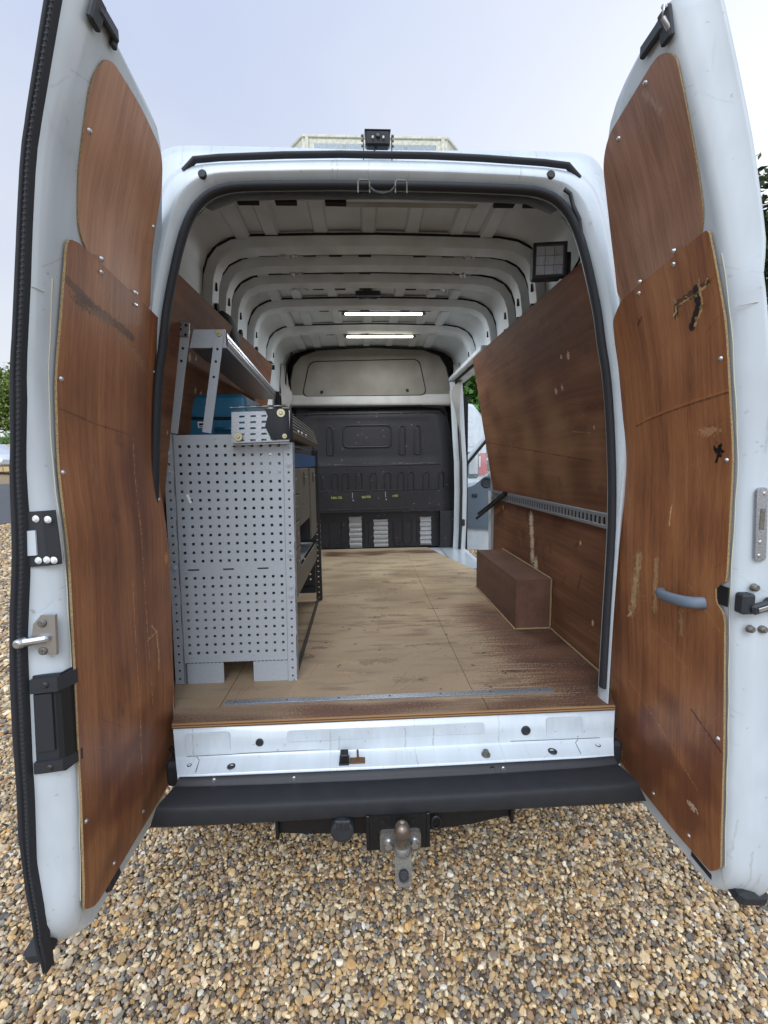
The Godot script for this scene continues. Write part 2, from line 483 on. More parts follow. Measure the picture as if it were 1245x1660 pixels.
func door_textures():
	# left door, lower sheet
	var t := Tex.new(420, 1240, -0.06, 0.53, 0.37, 2.14, 11)
	t.wood(rgb(114, 73, 50), rgb(142, 93, 61), rgb(166, 114, 76), 0.24)
	t.blotch(Vector2(0.2, 0.62), 0.3, 0.2, rgb(96, 56, 44), 0.5, 0.01, 1.2)
	t.blotch(Vector2(0.16, 1.5), 0.1, 0.5, rgb(84, 50, 38), 0.45, 0.008, 1.0, 0.3)
	for p in [Vector2(0.3, 1.46), Vector2(0.33, 0.9), Vector2(0.31, 1.0), Vector2(0.25, 1.68)]:
		t.blotch(p, 0.025, 0.035, rgb(96, 60, 42), 0.35, 0.05, 0.8)
	t.stroke([Vector2(0.475, 2.03), Vector2(0.42, 2.012), Vector2(0.363, 2.002), Vector2(0.284, 1.995), Vector2(0.19, 1.98)], 0.016, rgb(96, 64, 48), 0.4, 1.0)
	t.blotch(Vector2(0.41, 2.0), 0.045, 0.018, rgb(70, 46, 34), 0.6, 0.12, 2.0)
	t.blotch(Vector2(0.34, 1.992), 0.05, 0.012, rgb(120, 88, 64), 0.8, 0.15, 4.0)
	t.scratches(40, 0.1, 0.5, 1.93, 2.05, 0.1, rgb(172, 128, 88), 0.6, 1.5)
	t.worn([Vector2(0.26, 1.97), Vector2(0.13, 1.92)], 0.025, rgb(180, 138, 106), 0.55, true)
	t.stroke([Vector2(0.176, 1.70), Vector2(0.178, 1.45), Vector2(0.17, 1.15), Vector2(0.15, 0.8)], 0.003, rgb(196, 150, 100), 0.8, 1.3)
	t.stroke([Vector2(0.24, 1.25), Vector2(0.235, 0.95), Vector2(0.22, 0.6)], 0.003, rgb(196, 150, 100), 0.6, 1.3)
	t.stroke([Vector2(0.138, 1.074), Vector2(0.108, 1.04), Vector2(0.098, 0.955), Vector2(0.102, 0.9)], 0.006, pale, 0.9, 0.7)
	t.stroke([Vector2(0.108, 1.04), Vector2(0.17, 1.036)], 0.004, pale, 0.8, 0.7)
	t.blotch(Vector2(0.02, 1.277), 0.012, 0.02, rgb(206, 142, 74), 0.9, 0.2, 4.0)
	t.blotch(Vector2(-0.04, 0.56), 0.035, 0.1, rgb(160, 116, 78), 0.8, 0.06, 4.0)
	t.stroke([Vector2(0.49, 1.74), Vector2(0.35, 1.715), Vector2(0.2, 1.70)], 0.004, rgb(88, 54, 38), 0.4, 0.6)
	t.scratches(60, 0.0, 0.5, 0.45, 2.1, 0.16, rgb(186, 140, 96), 0.5, 0.25)
	t.scratches(40, 0.0, 0.5, 0.45, 2.1, 0.2, rgb(70, 40, 28), 0.5, 0.2)
	textured("ply_left", t, 0.44)
	M.ply_left.metallic_specular = 0.45
	# right door, lower sheet
	t = Tex.new(420, 1240, -0.05, 0.52, 0.37, 2.16, 12)
	t.wood(rgb(112, 71, 48), rgb(144, 93, 59), rgb(168, 115, 75), 0.24)
	t.blotch(Vector2(0.25, 0.55), 0.3, 0.25, rgb(88, 48, 36), 0.5, 0.01, 1.2)
	t.stroke([Vector2(0.355, 1.985), Vector2(0.36, 2.016), Vector2(0.43, 2.024), Vector2(0.47, 2.03)], 0.012, rgb(84, 58, 40), 0.9, 1.0)
	t.stroke([Vector2(0.43, 2.03), Vector2(0.432, 1.99), Vector2(0.40, 1.945)], 0.016, rgb(34, 24, 18), 0.95, 0.5)
	t.stroke([Vector2(0.355, 1.975), Vector2(0.358, 2.012), Vector2(0.425, 2.018), Vector2(0.47, 2.025)], 0.004, pale, 0.8, 1.0)
	t.stroke([Vector2(0.442, 2.03), Vector2(0.444, 1.985), Vector2(0.412, 1.945)], 0.005, pale, 0.8, 1.0)
	t.stroke([Vector2(0.2, 2.015), Vector2(0.22, 2.03)], 0.006, rgb(70, 44, 30), 0.8, 1.0)
	t.stroke([Vector2(0.14, 1.71), Vector2(0.195, 1.723), Vector2(0.291, 1.738), Vector2(0.385, 1.75), Vector2(0.5, 1.761)], 0.004, rgb(80, 48, 32), 0.6, 0.4)
	t.stroke([Vector2(0.14, 1.717), Vector2(0.195, 1.73), Vector2(0.291, 1.745), Vector2(0.385, 1.757), Vector2(0.5, 1.767)], 0.005, rgb(168, 112, 66), 0.5, 0.6)
	t.blotch(Vector2(0.43, 1.672), 0.034, 0.012, rgb(176, 134, 102), 0.85, 0.12, 4.0)
	t.blotch(Vector2(0.462, 1.622), 0.014, 0.016, rgb(14, 10, 8), 1.0, 0.1, 5.0)
	t.stroke([Vector2(0.462, 1.62), Vector2(0.452, 1.59)], 0.007, rgb(14, 10, 8), 1.0, 0.4)
	t.worn([Vector2(0.158, 1.275), Vector2(0.152, 1.23), Vector2(0.141, 1.185), Vector2(0.125, 1.10), Vector2(0.112, 1.06)], 0.022, raw)
	t.scratches(60, 0.115, 0.165, 1.06, 1.27, 0.04, raw, 0.8, 0.2)
	t.stroke([Vector2(0.118, 1.06), Vector2(0.09, 1.035)], 0.006, raw, 0.8, 0.6)
	t.worn([Vector2(0.243, 1.28), Vector2(0.24, 1.18), Vector2(0.233, 1.11)], 0.014, raw, 0.8)
	t.worn([Vector2(0.352, 1.15), Vector2(0.350, 1.08)], 0.012, raw, 0.7)
	t.stroke([Vector2(0.30, 1.46), Vector2(0.292, 1.40)], 0.005, raw, 0.8, 0.8)
	t.stroke([Vector2(0.38, 1.24), Vector2(0.49, 1.14)], 0.002, pale, 0.7, 0.8)
	t.worn([Vector2(0.2, 1.04), Vector2(0.3, 1.02), Vector2(0.37, 0.98)], 0.012, rgb(186, 134, 94), 0.5, true)
	t.stroke([Vector2(0.08, 0.80), Vector2(0.25, 0.72), Vector2(0.42, 0.62)], 0.003, rgb(186, 140, 104), 0.5, 1.2)
	t.stroke([Vector2(0.39, 0.86), Vector2(0.5, 0.80)], 0.005, rgb(64, 34, 24), 0.6, 0.8)
	t.blotch(Vector2(0.0, 0.46), 0.05, 0.05, rgb(170, 128, 88), 0.85, 0.09, 4.0)
	t.blotch(Vector2(0.40, 0.55), 0.02, 0.012, rgb(200, 180, 156), 0.8, 0.15, 4.0)
	t.blotch(Vector2(0.02, 1.27), 0.012, 0.014, rgb(206, 142, 74), 0.9, 0.2, 4.0)
	t.scratches(80, 0.0, 0.5, 0.42, 2.1, 0.14, rgb(190, 146, 100), 0.5, 0.3)
	t.scratches(50, 0.0, 0.5, 0.42, 2.1, 0.2, rgb(66, 38, 26), 0.5, 0.2)
	textured("ply_right", t, 0.44)
	M.ply_right.metallic_specular = 0.45
	# upper sheets, a shade greyer
	t = Tex.new(400, 512, 0.07, 0.52, 2.06, 2.56, 13)
	t.wood(rgb(150, 108, 82), rgb(174, 128, 98), rgb(190, 144, 112), 0.16)
	t.scratches(30, 0.1, 0.5, 2.1, 2.5, 0.08, rgb(200, 164, 130), 0.45, 0.3)
	t.scratches(25, 0.1, 0.5, 2.1, 2.5, 0.16, rgb(90, 58, 42), 0.5, 0.2)
	textured("ply_upper_left", t, 0.45)
	t = Tex.new(400, 512, 0.07, 0.52, 2.06, 2.56, 14)
	t.wood(rgb(126, 92, 74), rgb(152, 112, 90), rgb(170, 130, 106), 0.16)
	t.worn([Vector2(0.40, 2.50), Vector2(0.43, 2.44)], 0.012, rgb(196, 172, 150), 0.6)
	t.scratches(40, 0.1, 0.5, 2.1, 2.5, 0.08, rgb(196, 164, 136), 0.45, 0.3)
	t.scratches(25, 0.1, 0.5, 2.1, 2.5, 0.16, rgb(84, 56, 44), 0.5, 0.2)
	textured("ply_upper_right", t, 0.45)

func hold_textures():
	# floor: u along x, v along z (y of the texture is -z)
	var t := Tex.new(760, 1270, -0.84, 1.02, -0.10, 3.0, 15)
	var n := t.fn
	for y in t.h:
		for x in t.w:
			var X := -0.84 + 1.86 * x / t.w
			var Z := 0.10 - 3.10 * (1.0 - float(y) / t.h)      # row 0 is the far end
			var big := n.get_noise_2d(X * 2.2, Z * 1.6)
			var med := n.get_noise_2d(X * 2.2 + 20.0, Z * 7.0)
			var fib := n.get_noise_2d(X * 2.6, Z * 130.0 + 9.0)
			var spk := n.get_noise_2d(X * 120.0, Z * 90.0)
			var worn := rgb(152, 132, 106).lerp(rgb(186, 164, 132), clampf(0.5 + big * 0.7 + fib * 0.3, 0, 1))
			worn = worn.lerp(rgb(136, 108, 76), clampf(med * 0.6 - 0.1, 0, 0.3))
			worn = worn.lerp(rgb(112, 90, 66), clampf(fib * 0.5 - 0.15, 0, 0.2))
			worn = worn.lerp(rgb(132, 113, 91), 0.6 * smoothstep(-1.5, -0.1, Z + big * 0.4))
			worn = worn.lerp(rgb(212, 193, 160), 0.45 * smoothstep(-1.4, -2.3, Z + med * 0.3))  # paler far end: wear, plus light from the side doorway put into the colour
			var film := rgb(66, 42, 32).lerp(rgb(94, 63, 47), clampf(0.5 + med * 0.5 + spk * 0.3 + fib * 0.4, 0, 1))
			var grime := n.get_noise_2d(X * 3.4 + 5.0, Z * 15.0)
			worn = worn.lerp(rgb(112, 98, 82), clampf(grime * 0.7 - 0.2, 0, 0.25))
			worn = worn.lerp(rgb(98, 84, 68), clampf(spk * 0.7 - 0.3, 0, 0.3))
			# the dark film coat survives along the right side, under the sill edge and beside the rack
			var keep := smoothstep(0.50, 0.82, X + big * 0.08 + med * 0.03 + fib * 0.14 + spk * 0.10) * smoothstep(-1.3, -0.6, Z + big * 0.3)
			keep = maxf(keep, smoothstep(-0.02, 0.03, Z + med * 0.015) * (0.55 + med * 0.6))
			keep = maxf(keep, smoothstep(0.18, -0.1, absf(X - 0.15) - 0.35 + big * 0.3) * smoothstep(0.14, 0.0, absf(Z + 2.72 + med * 0.1)) * 0.75)
			keep = maxf(keep, clampf(big * 0.6 + grime * 0.6 + fib * 0.4 - 0.5, 0, 0.35) * smoothstep(-1.7, -0.3, Z))
			keep = clampf(keep * (1.1 + spk * 0.6 + fib * 0.4), 0, 1)
			t.put((y * t.w + x) * 3, worn.lerp(film, keep))
	# (texture y = -z)
	for p in [Vector2(0.0, 2.0), Vector2(0.2, 2.25), Vector2(-0.1, 2.3), Vector2(0.35, 2.1), Vector2(0.62, 1.3), Vector2(0.15, 1.2), Vector2(0.6, 0.6), Vector2(-0.1, 0.8), Vector2(0.3, 1.6)]:
		t.blotch(p, 0.2, 0.035, rgb(104, 90, 74), 0.4, 0.03, 1.0, 4.0)
	for k in 60:
		var c := Vector2(t.rng.randf_range(-0.5, 0.9), t.rng.randf_range(-0.05, 2.5))
		t.worn([c, c + Vector2(t.rng.randf_range(0.02, 0.16), t.rng.randf_range(-0.02, 0.02))], t.rng.randf_range(0.012, 0.035), rgb(92, 76, 60) if t.rng.randf() < 0.7 else rgb(196, 166, 120), t.rng.randf_range(0.25, 0.6), true)
	for p in [Vector2(0.42, 1.02), Vector2(0.5, 1.2), Vector2(0.55, 0.38), Vector2(0.63, 0.2), Vector2(0.05, 0.9)]:
		t.blotch(p, 0.05, 0.008, rgb(48, 38, 32), 0.7, 0.1, 2.0, 3.0)
	t.scratches(160, -0.3, 1.0, 0.0, 2.6, 0.14, rgb(206, 178, 132), 0.5, 1.5)
	t.scratches(140, -0.7, 1.0, -0.05, 2.6, 0.2, rgb(86, 64, 48), 0.6, 1.5)
	for k in 70:
		t.blotch(Vector2(t.rng.randf_range(-0.3, 0.95), t.rng.randf_range(-0.05, 2.2)), t.rng.randf_range(0.003, 0.01), t.rng.randf_range(0.003, 0.008), rgb(52, 40, 32), 0.7, 0.3, 3.0)
	textured("floor_ply", t, 0.62)
	# phenolic side lining: u along z, v up
	t = Tex.new(820, 900, -1.75, 0.05, 0.68, 2.5, 16)
	t.wood(rgb(90, 60, 45), rgb(108, 74, 55), rgb(126, 89, 66), 0.14, true, 0.7)
	t.blotch(Vector2(-1.1, 1.75), 0.9, 0.4, rgb(150, 116, 84), 0.42, 0.006, 0.9)
	t.blotch(Vector2(-0.45, 1.66), 0.6, 0.2, rgb(154, 122, 90), 0.36, 0.008, 0.9)
	t.blotch(Vector2(-0.3, 2.15), 0.4, 0.2, rgb(88, 60, 48), 0.3, 0.008, 0.9)
	t.blotch(Vector2(-0.9, 1.28), 0.9, 0.05, rgb(74, 48, 38), 0.5, 0.01, 1.0)
	for k in 90:
		var c := Vector2(t.rng.randf_range(-1.7, 0.0), t.rng.randf_range(1.4, 2.35))
		t.worn([c, c + Vector2(t.rng.randf_range(-0.10, 0.10), t.rng.randf_range(-0.05, 0.05))], t.rng.randf_range(0.01, 0.05), rgb(166, 134, 100) if t.rng.randf() < 0.6 else rgb(78, 52, 42), t.rng.randf_range(0.08, 0.28), t.rng.randf() < 0.6)
	for k in 40:
		var c := Vector2(t.rng.randf_range(-1.7, 0.0), t.rng.randf_range(0.72, 1.3))
		t.worn([c, c + Vector2(t.rng.randf_range(-0.04, 0.04), t.rng.randf_range(-0.08, 0.08))], t.rng.randf_range(0.008, 0.025), rgb(160, 126, 98) if t.rng.randf() < 0.5 else rgb(70, 44, 35), t.rng.randf_range(0.15, 0.5))
	for q in [[-0.29, 2.055, 0.012], [-0.35, 2.065, 0.008], [-0.44, 1.93, 0.012], [-0.38, 1.935, 0.01], [-0.16, 1.738, 0.006], [-1.48, 1.267, 0.012], [-0.372, 1.216, 0.008], [-0.24, 0.88, 0.01]]:
		t.blotch(Vector2(q[0], q[1]), q[2], q[2] * 1.3, rgb(196, 176, 146), 0.85, 0.25, 4.0)
	for p in [Vector2(-0.964, 1.25), Vector2(-0.95, 1.18), Vector2(-0.936, 1.11), Vector2(-0.90, 0.93), Vector2(-0.875, 0.99), Vector2(-0.93, 1.03)]:
		t.blotch(p, 0.03, 0.045, rgb(206, 192, 170), 0.85, 0.18, 3.0)
	t.stroke([Vector2(-0.335, 1.735), Vector2(-0.19, 1.718)], 0.003, rgb(180, 150, 120), 0.7, 1.0)
	t.stroke([Vector2(-1.7, 1.76), Vector2(-0.2, 1.6)], 0.004, rgb(58, 40, 32), 0.6, 1.0)
	t.scratches(120, -1.7, 0.0, 0.7, 2.4, 0.08, rgb(160, 132, 104), 0.45, 1.5)
	t.scratches(80, -1.7, 0.0, 0.7, 2.4, 0.12, rgb(50, 34, 28), 0.5, 1.5)
	textured("side_ply", t, 0.7)
	M.side_ply.metallic_specular = 0.25
	t = Tex.new(300, 300, 0.0, 1.0, 0.0, 1.0, 18)
	t.film(rgb(80, 54, 44), rgb(102, 72, 58), 1.2)
	t.scratches(60, 0.0, 1.0, 0.0, 1.0, 0.15, rgb(140, 108, 86), 0.5, 1.5)
	t.scratches(40, 0.0, 1.0, 0.0, 1.0, 0.2, rgb(44, 28, 24), 0.6, 1.5)
	t.blotch(Vector2(0.5, 0.9), 0.5, 0.12, rgb(110, 82, 64), 0.5, 0.02, 1.2)
	textured("box_ply", t, 0.6)
	# dark vinyl on the bulkhead: u along x, v up
	t = Tex.new(720, 640, -0.9, 1.1, 0.66, 2.25, 17)
	t.film(rgb(33, 33, 38), rgb(46, 45, 50), 1.2)
	t.scratches(60, -0.5, 1.0, 0.7, 2.1, 0.06, rgb(140, 136, 130), 0.6, 1.6)
	t.scratches(60, -0.5, 1.0, 1.05, 1.35, 0.14, rgb(120, 118, 114), 0.5, 0.4)
	for y in [1.315, 1.12, 1.08, 1.60]:
		for k in 14:
			var x := t.rng.randf_range(-0.5, 0.7)
			t.stroke([Vector2(x, y + t.rng.randf_range(-0.01, 0.01)), Vector2(x + t.rng.randf_range(0.03, 0.2), y + t.rng.randf_range(-0.008, 0.008))], 0.004, rgb(128, 124, 120), 0.55, 1.3)
	for k in 50:
		t.blotch(Vector2(t.rng.randf_range(-0.5, 1.0), t.rng.randf_range(0.7, 2.1)), 0.005, 0.006, rgb(186, 184, 180), 0.7, 0.3, 3.0)
	textured("bulkhead_vinyl", t, 0.5)

# ------------------------------------------------------------------ setting
func ground_h(x: float) -> float:
	var t := clampf((-x - 8.0) / 12.0, 0, 1)
	return 1.5 * t * t * (3.0 - 2.0 * t)

func pebble_mesh(seed_: int) -> ArrayMesh:
	var r := RandomNumberGenerator.new()
	r.seed = seed_
	var n := FastNoiseLite.new()
	n.seed = seed_; n.frequency = 0.8
	var cuts := []
	for i in 9:
		cuts.append([Vector3(r.randf_range(-1, 1), r.randf_range(-1, 1), r.randf_range(-1, 1)).normalized(), r.randf_range(0.55, 0.85)])
	var b := B.new()
	var rows := []
	for i in 8:
		var ph := PI * i / 7.0
		var ring := PackedVector3Array()
		for k in 11:
			var th := TAU * k / 11.0
			var p := Vector3(sin(ph) * cos(th), cos(ph), sin(ph) * sin(th))
			p *= 1.0 + 0.35 * n.get_noise_3dv(p * 1.6)
			for c in cuts:                     # flat faces, as broken flint has
				var over: float = p.dot(c[0]) - c[1]
				if over > 0.0: p -= c[0] * over * 0.96
			ring.append(p * 0.5)
		rows.append(ring)
	b.grid(rows, true, seed_ % 3 == 0)
	return mesh_of([b, M.pebble])

func scatter(called: String, zones: Array, seed_: int, variants: int):
	var cols := [rgb(222, 198, 156), rgb(210, 180, 134), rgb(206, 176, 128), rgb(222, 202, 164), rgb(190, 150, 96), rgb(142, 112, 80), rgb(126, 122, 116), rgb(98, 94, 90), rgb(214, 208, 194), rgb(176, 142, 112), rgb(168, 148, 118), rgb(204, 164, 104), rgb(116, 98, 82), rgb(200, 184, 152), rgb(158, 126, 88), rgb(128, 125, 120), rgb(232, 214, 180), rgb(196, 168, 126), rgb(92, 88, 84)]
	var r := RandomNumberGenerator.new()
	r.seed = seed_
	var lists := []
	for i in variants: lists.append([])
	for zn in zones:                           # x0, x1, z0, z1, cell, layers
		for layer in zn[5]:
			var x: float = zn[0]
			while x < zn[1]:
				var z: float = zn[2]
				while z < zn[3]:
					var px: float = x + r.randf() * zn[4]
					var pz: float = z + r.randf() * zn[4]
					var s: float = zn[4] * (0.8 + 0.95 * pow(r.randf(), 1.6))
					if r.randf() < 0.05: s *= 1.45
					var q := Basis.from_euler(Vector3(r.randf_range(-0.6, 0.6), r.randf() * TAU, r.randf_range(-0.6, 0.6)))
					q = q * Basis.from_scale(Vector3(s * r.randf_range(0.85, 1.35), s * r.randf_range(0.42, 0.8), s * r.randf_range(0.75, 1.05)))
					var y: float = ground_h(px) + r.randf_range(-0.3, 0.25) * s + layer * zn[4] * 0.16
					var c: Color = cols[r.randi() % cols.size()].lerp(cols[r.randi() % cols.size()], r.randf() * 0.5)
					c = c.srgb_to_linear() * r.randf_range(0.68, 1.1)
					if not (px < -9.95 and px > -15.4 ):
						lists[r.randi() % variants].append([Transform3D(q, Vector3(px, y, pz)), c])
					z += zn[4]
				x += zn[4]
	for i in variants:
		var mm := MultiMesh.new()
		mm.transform_format = MultiMesh.TRANSFORM_3D
		mm.use_colors = true
		mm.mesh = pebble_mesh(100 + i)
		mm.instance_count = lists[i].size()
		for k in lists[i].size():
			mm.set_instance_transform(k, lists[i][k][0])
			mm.set_instance_color(k, lists[i][k][1])
		var o := MultiMeshInstance3D.new()
		o.name = numbered(called, self)
		o.multimesh = mm
		add_child(o, true)
		tag(o, "loose tan brown and grey gravel stones covering the yard", "gravel", "", "stuff")

func leaf_mesh(seed_: int, n: int, rx: float, ry: float, leaf: float, m: Material, clumps := 26, bottom := -1.0) -> ArrayMesh:
	var r := RandomNumberGenerator.new()
	r.seed = seed_
	var b := B.new()
	b.cur = -1
	var cl := []
	for i in clumps:
		var d := Vector3(r.randf_range(-1, 1), r.randf_range(bottom, 1), r.randf_range(-1, 1))
		if d.length() > 1.0: d = d.normalized()
		d *= r.randf_range(0.55, 0.95)
		cl.append([Vector3(d.x * rx, d.y * ry, d.z * rx), r.randf_range(0.18, 0.36) * minf(rx, ry)])
	for i in n:
		var c = cl[r.randi() % clumps]
		var d := Vector3(r.randfn(), r.randfn() * 0.8, r.randfn()) * 0.55
		var p: Vector3 = c[0] + d * c[1]
		var s := leaf * r.randf_range(0.6, 1.3)
		var q := Basis.from_euler(Vector3(r.randf() * TAU, r.randf() * TAU, r.randf() * TAU))
		b.tri(p + q.x * s, p + q.y * s * 0.5, p - q.x * s)
		b.tri(p + q.x * s, p - q.x * s, p - q.y * s * 0.5)
	return mesh_of([b, m])

func tree(label: String, at: Vector3, h: float, rx: float, ry: float, crown: Mesh, group: String, seed_: int):
	var t := thing("tree", label, "tree", at, 0.0, group)
	var r := RandomNumberGenerator.new()
	r.seed = seed_
	var b := B.new()
	var cy := h - ry
	b.cyl(Vector3(0, -0.1, 0), Vector3(0.1, cy, 0.05), 0.16 + h * 0.012, 0.07, 9)
	for i in 7:
		var an := r.randf() * TAU
		var y0 := cy * r.randf_range(0.55, 1.0)
		b.cyl(Vector3(0, y0, 0), Vector3(cos(an) * rx * 0.7, cy + ry * r.randf_range(-0.4, 0.7), sin(an) * rx * 0.7), 0.06, 0.015, 6)
	obj("trunk", b, M.bark, t)
	put("crown", crown, t, Transform3D(Basis.from_euler(Vector3(0, r.randf() * TAU, 0)), Vector3(0, cy, 0)))

func build_setting():
	# one sheet of ground to the horizon; the yard rises gently to the left
	var xs := [-220.0, -120.0, -60.0, -40.0, -30.0, -25.0]
	var x := -22.0
	while x < -6.0: xs.append(x); x += 0.5
	for q in [-4.0, 0.0, 4.0, 10.0, 30.0, 80.0, 220.0]: xs.append(q)
	var rows := []
	for z in [-260.0, -60.0, -20.0, -8.0, 0.0, 4.0, 20.0, 120.0]:
		var ring := PackedVector3Array()
		for q in xs: ring.append(Vector3(q, ground_h(q) - 0.012, z))
		rows.append(ring)
	var b := B.new()
	b.grid(rows)
	tag(obj("ground", b, M.gravel_ground), "gravel covered yard rising gently to the left", "", "", "structure")
	b = B.new()
	rows = []
	for z in [-80.0, -40.0, -10.0, 20.0]:
		var ring := PackedVector3Array()
		x = -15.3
		while x <= -9.99:
			ring.append(Vector3(x, ground_h(x) + 0.006, z)); x += 0.53
		rows.append(ring)
	b.grid(rows)
	tag(obj("road", b, M.asphalt), "grey asphalt lane crossing the gravel yard", "", "", "structure")
	scatter("gravel", [[-2.3, 2.5, -0.95, 0.9, 0.0146, 2], [-6.0, -2.3, -5.0, 0.9, 0.03, 2], [-2.3, -1.1, -5.0, -0.95, 0.03, 1], [-10.0, -2.3, -12.5, -5.0, 0.04, 1], [1.0, 4.2, -8.5, -2.2, 0.03, 1], [-4.0, 5.0, 0.95, 3.0, 0.034, 1], [2.5, 6.0, -2.2, 0.95, 0.034, 1], [4.2, 12.0, -14.0, -2.2, 0.055, 1], [6.0, 12.0, -2.2, 5.0, 0.055, 1], [-8.0, 6.0, 3.0, 7.0, 0.055, 1], [-8.0, -4.0, 0.9, 3.0, 0.05, 1], [-10.0, 4.2, -18.0, -12.5, 0.06, 1], [-2.3, 1.0, -12.5, -5.0, 0.06, 1], [-9.9, -6.0, -5.0, 0.9, 0.045, 1]], 5, 6)
	# far left: car, fence, hedge, trees
	b = B.new()
	for i in 90:
		b.bx(-52.0 + i * 0.42, -51.63 + i * 0.42, 1.3, 3.27 + 0.02 * (i % 3), -28.04, -28.0)
	b.bx(-52.0, -14.2, 1.7, 1.8, -28.1, -28.04); b.bx(-52.0, -14.2, 2.8, 2.9, -28.1, -28.04)
	var fe := thing("wooden_fence", "pale timber board fence behind the parked silver car", "fence")
	tag(obj("fence_board", b, M.fence_wood, fe), "", "", "", "stuff")
	var hm := leaf_mesh(7, 14000, 20.0, 1.5, 0.16, M.hedge_leaf, 240, -0.9)
	var hd := thing("hedge", "clipped green hedge standing above the timber fence", "hedge")
	put("foliage", hm, hd, Transform3D(Basis.from_scale(Vector3(1, 1, 0.06)), Vector3(-34.0, 3.1, -31.5)))
	b = B.new(); b.bx(-53.0, -15.0, 1.2, 4.0, -31.9, -31.1, 0.3)
	obj("inner_branch", b, M.bark, hd)
	var cr := leaf_mesh(8, 9000, 3.4, 4.0, 0.17, M.leaf, 44)
	var cr2 := leaf_mesh(9, 9000, 3.0, 3.4, 0.16, M.leaf, 40)
	var g := "light green trees beyond the hedge"
	tree("light green tree behind the hedge at the left edge, nearest the van door", Vector3(-27.5, 1.4, -36.0), 9.6, 3.4, 4.0, cr, g, 1)
	tree("second light green tree from the van door, left of the nearest one", Vector3(-33.0, 1.4, -37.0), 10.4, 3.4, 4.0, cr2, g, 2)
	tree("third light green tree along the hedge, left of the other two", Vector3(-39.0, 1.4, -36.0), 9.6, 3.4, 4.0, cr, g, 3)
	var dk := leaf_mesh(10, 16000, 3.6, 5.2, 0.16, M.leaf_dark, 70)
	var g2 := "dark trees at the right of the yard"
	tree("tall dark tree beside the right rear door", Vector3(15.3, 0, -13.0), 12.2, 3.6, 5.2, dk, g2, 4)
	tree("dark tree behind the tall one at the right", Vector3(17.5, 0, -20.0), 11.5, 3.6, 5.2, dk, g2, 5)
	var mid := leaf_mesh(11, 16000, 3.2, 4.0, 0.15, M.hedge_leaf, 60)
	var g3 := "green trees ahead of the vans"
	tree("leafy green tree seen over the roof of the second white van", Vector3(5.2, 0, -18.5), 8.6, 3.2, 4.2, mid, g3, 6)
	tree("green tree just right of the one above the second van", Vector3(9.8, 0, -20.0), 9.0, 3.2, 4.2, mid, g3, 7)
	tree("green tree seen through the small left side window of the van", Vector3(-6.6, 0, -15.5), 6.4, 3.2, 3.2, mid, g3, 8)
	parked_car()
	second_van()

func parked_car():
	var t := thing("parked_car", "silver blue car parked in front of the timber fence", "car", Vector3(-19.2, ground_h(-19.2), -21.0), -0.35)
	var low := [[-2.1, 0.35, 0.62], [-2.05, 0.3, 0.86], [-1.2, 0.28, 0.98], [0.0, 0.28, 0.96], [1.2, 0.28, 0.92], [1.9, 0.3, 0.78], [2.1, 0.38, 0.6]]
	var b := B.new()
	var rows := []
	for s in low:
		var hw := 0.84 if absf(s[0]) < 1.9 else 0.68
		rows.append(PackedVector3Array([Vector3(s[0], s[1], -hw + 0.05), Vector3(s[0], s[1] + 0.12, -hw), Vector3(s[0], s[2] - 0.1, -hw), Vector3(s[0], s[2], -hw + 0.08), Vector3(s[0], s[2], hw - 0.08), Vector3(s[0], s[2] - 0.1, hw), Vector3(s[0], s[1] + 0.12, hw), Vector3(s[0], s[1], hw - 0.05)]))
	b.grid(rows, true); b.fan(rows[0]); b.fan(rows[-1], true)
	obj("body", b, M.silver_car, t)
	b = B.new()
	rows = []
	for s in [[-1.75, 0.94], [-1.2, 1.36], [-0.3, 1.46], [0.5, 1.42], [1.25, 0.92]]:
		var k: float = 0.78 - (s[1] - 0.92) * 0.28
		rows.append(PackedVector3Array([Vector3(s[0], 0.9, -0.8), Vector3(s[0], s[1] - 0.06, -k), Vector3(s[0], s[1], -k + 0.12), Vector3(s[0], s[1], k - 0.12), Vector3(s[0], s[1] - 0.06, k), Vector3(s[0], 0.9, 0.8)]))
	b.grid(rows); b.fan(rows[0]); b.fan(rows[-1], true)
	obj("cabin", b, M.silver_car, t)
	for sd in [-1, 1]:
		for w in [[[-1.45, 0.96], [-1.1, 1.28], [-0.35, 1.36], [-0.35, 0.96]], [[-0.27, 0.96], [-0.27, 1.36], [0.38, 1.33], [0.95, 0.96]]]:
			b = B.new()
			var p := []
			for q in w: p.append(Vector3(q[0], q[1], sd * (0.812 - (q[1] - 0.9) * 0.2)))
			b.face(p, Vector3.ZERO)
			obj("window", b, M.dark_glass, t)
		for xw in [-1.3, 1.3]:
			b = B.new()
			b.cyl(Vector3(xw, 0.31, sd * 0.66), Vector3(xw, 0.31, sd * 0.86), 0.31, 0.31, 18, 0.03)
			var wh := obj("wheel", b, M.black, t)
			b = B.new()
			b.cyl(Vector3(xw, 0.31, sd * 0.84), Vector3(xw, 0.31, sd * 0.87), 0.2, 0.18, 14)
			obj("rim", b, M.silver_car, wh)

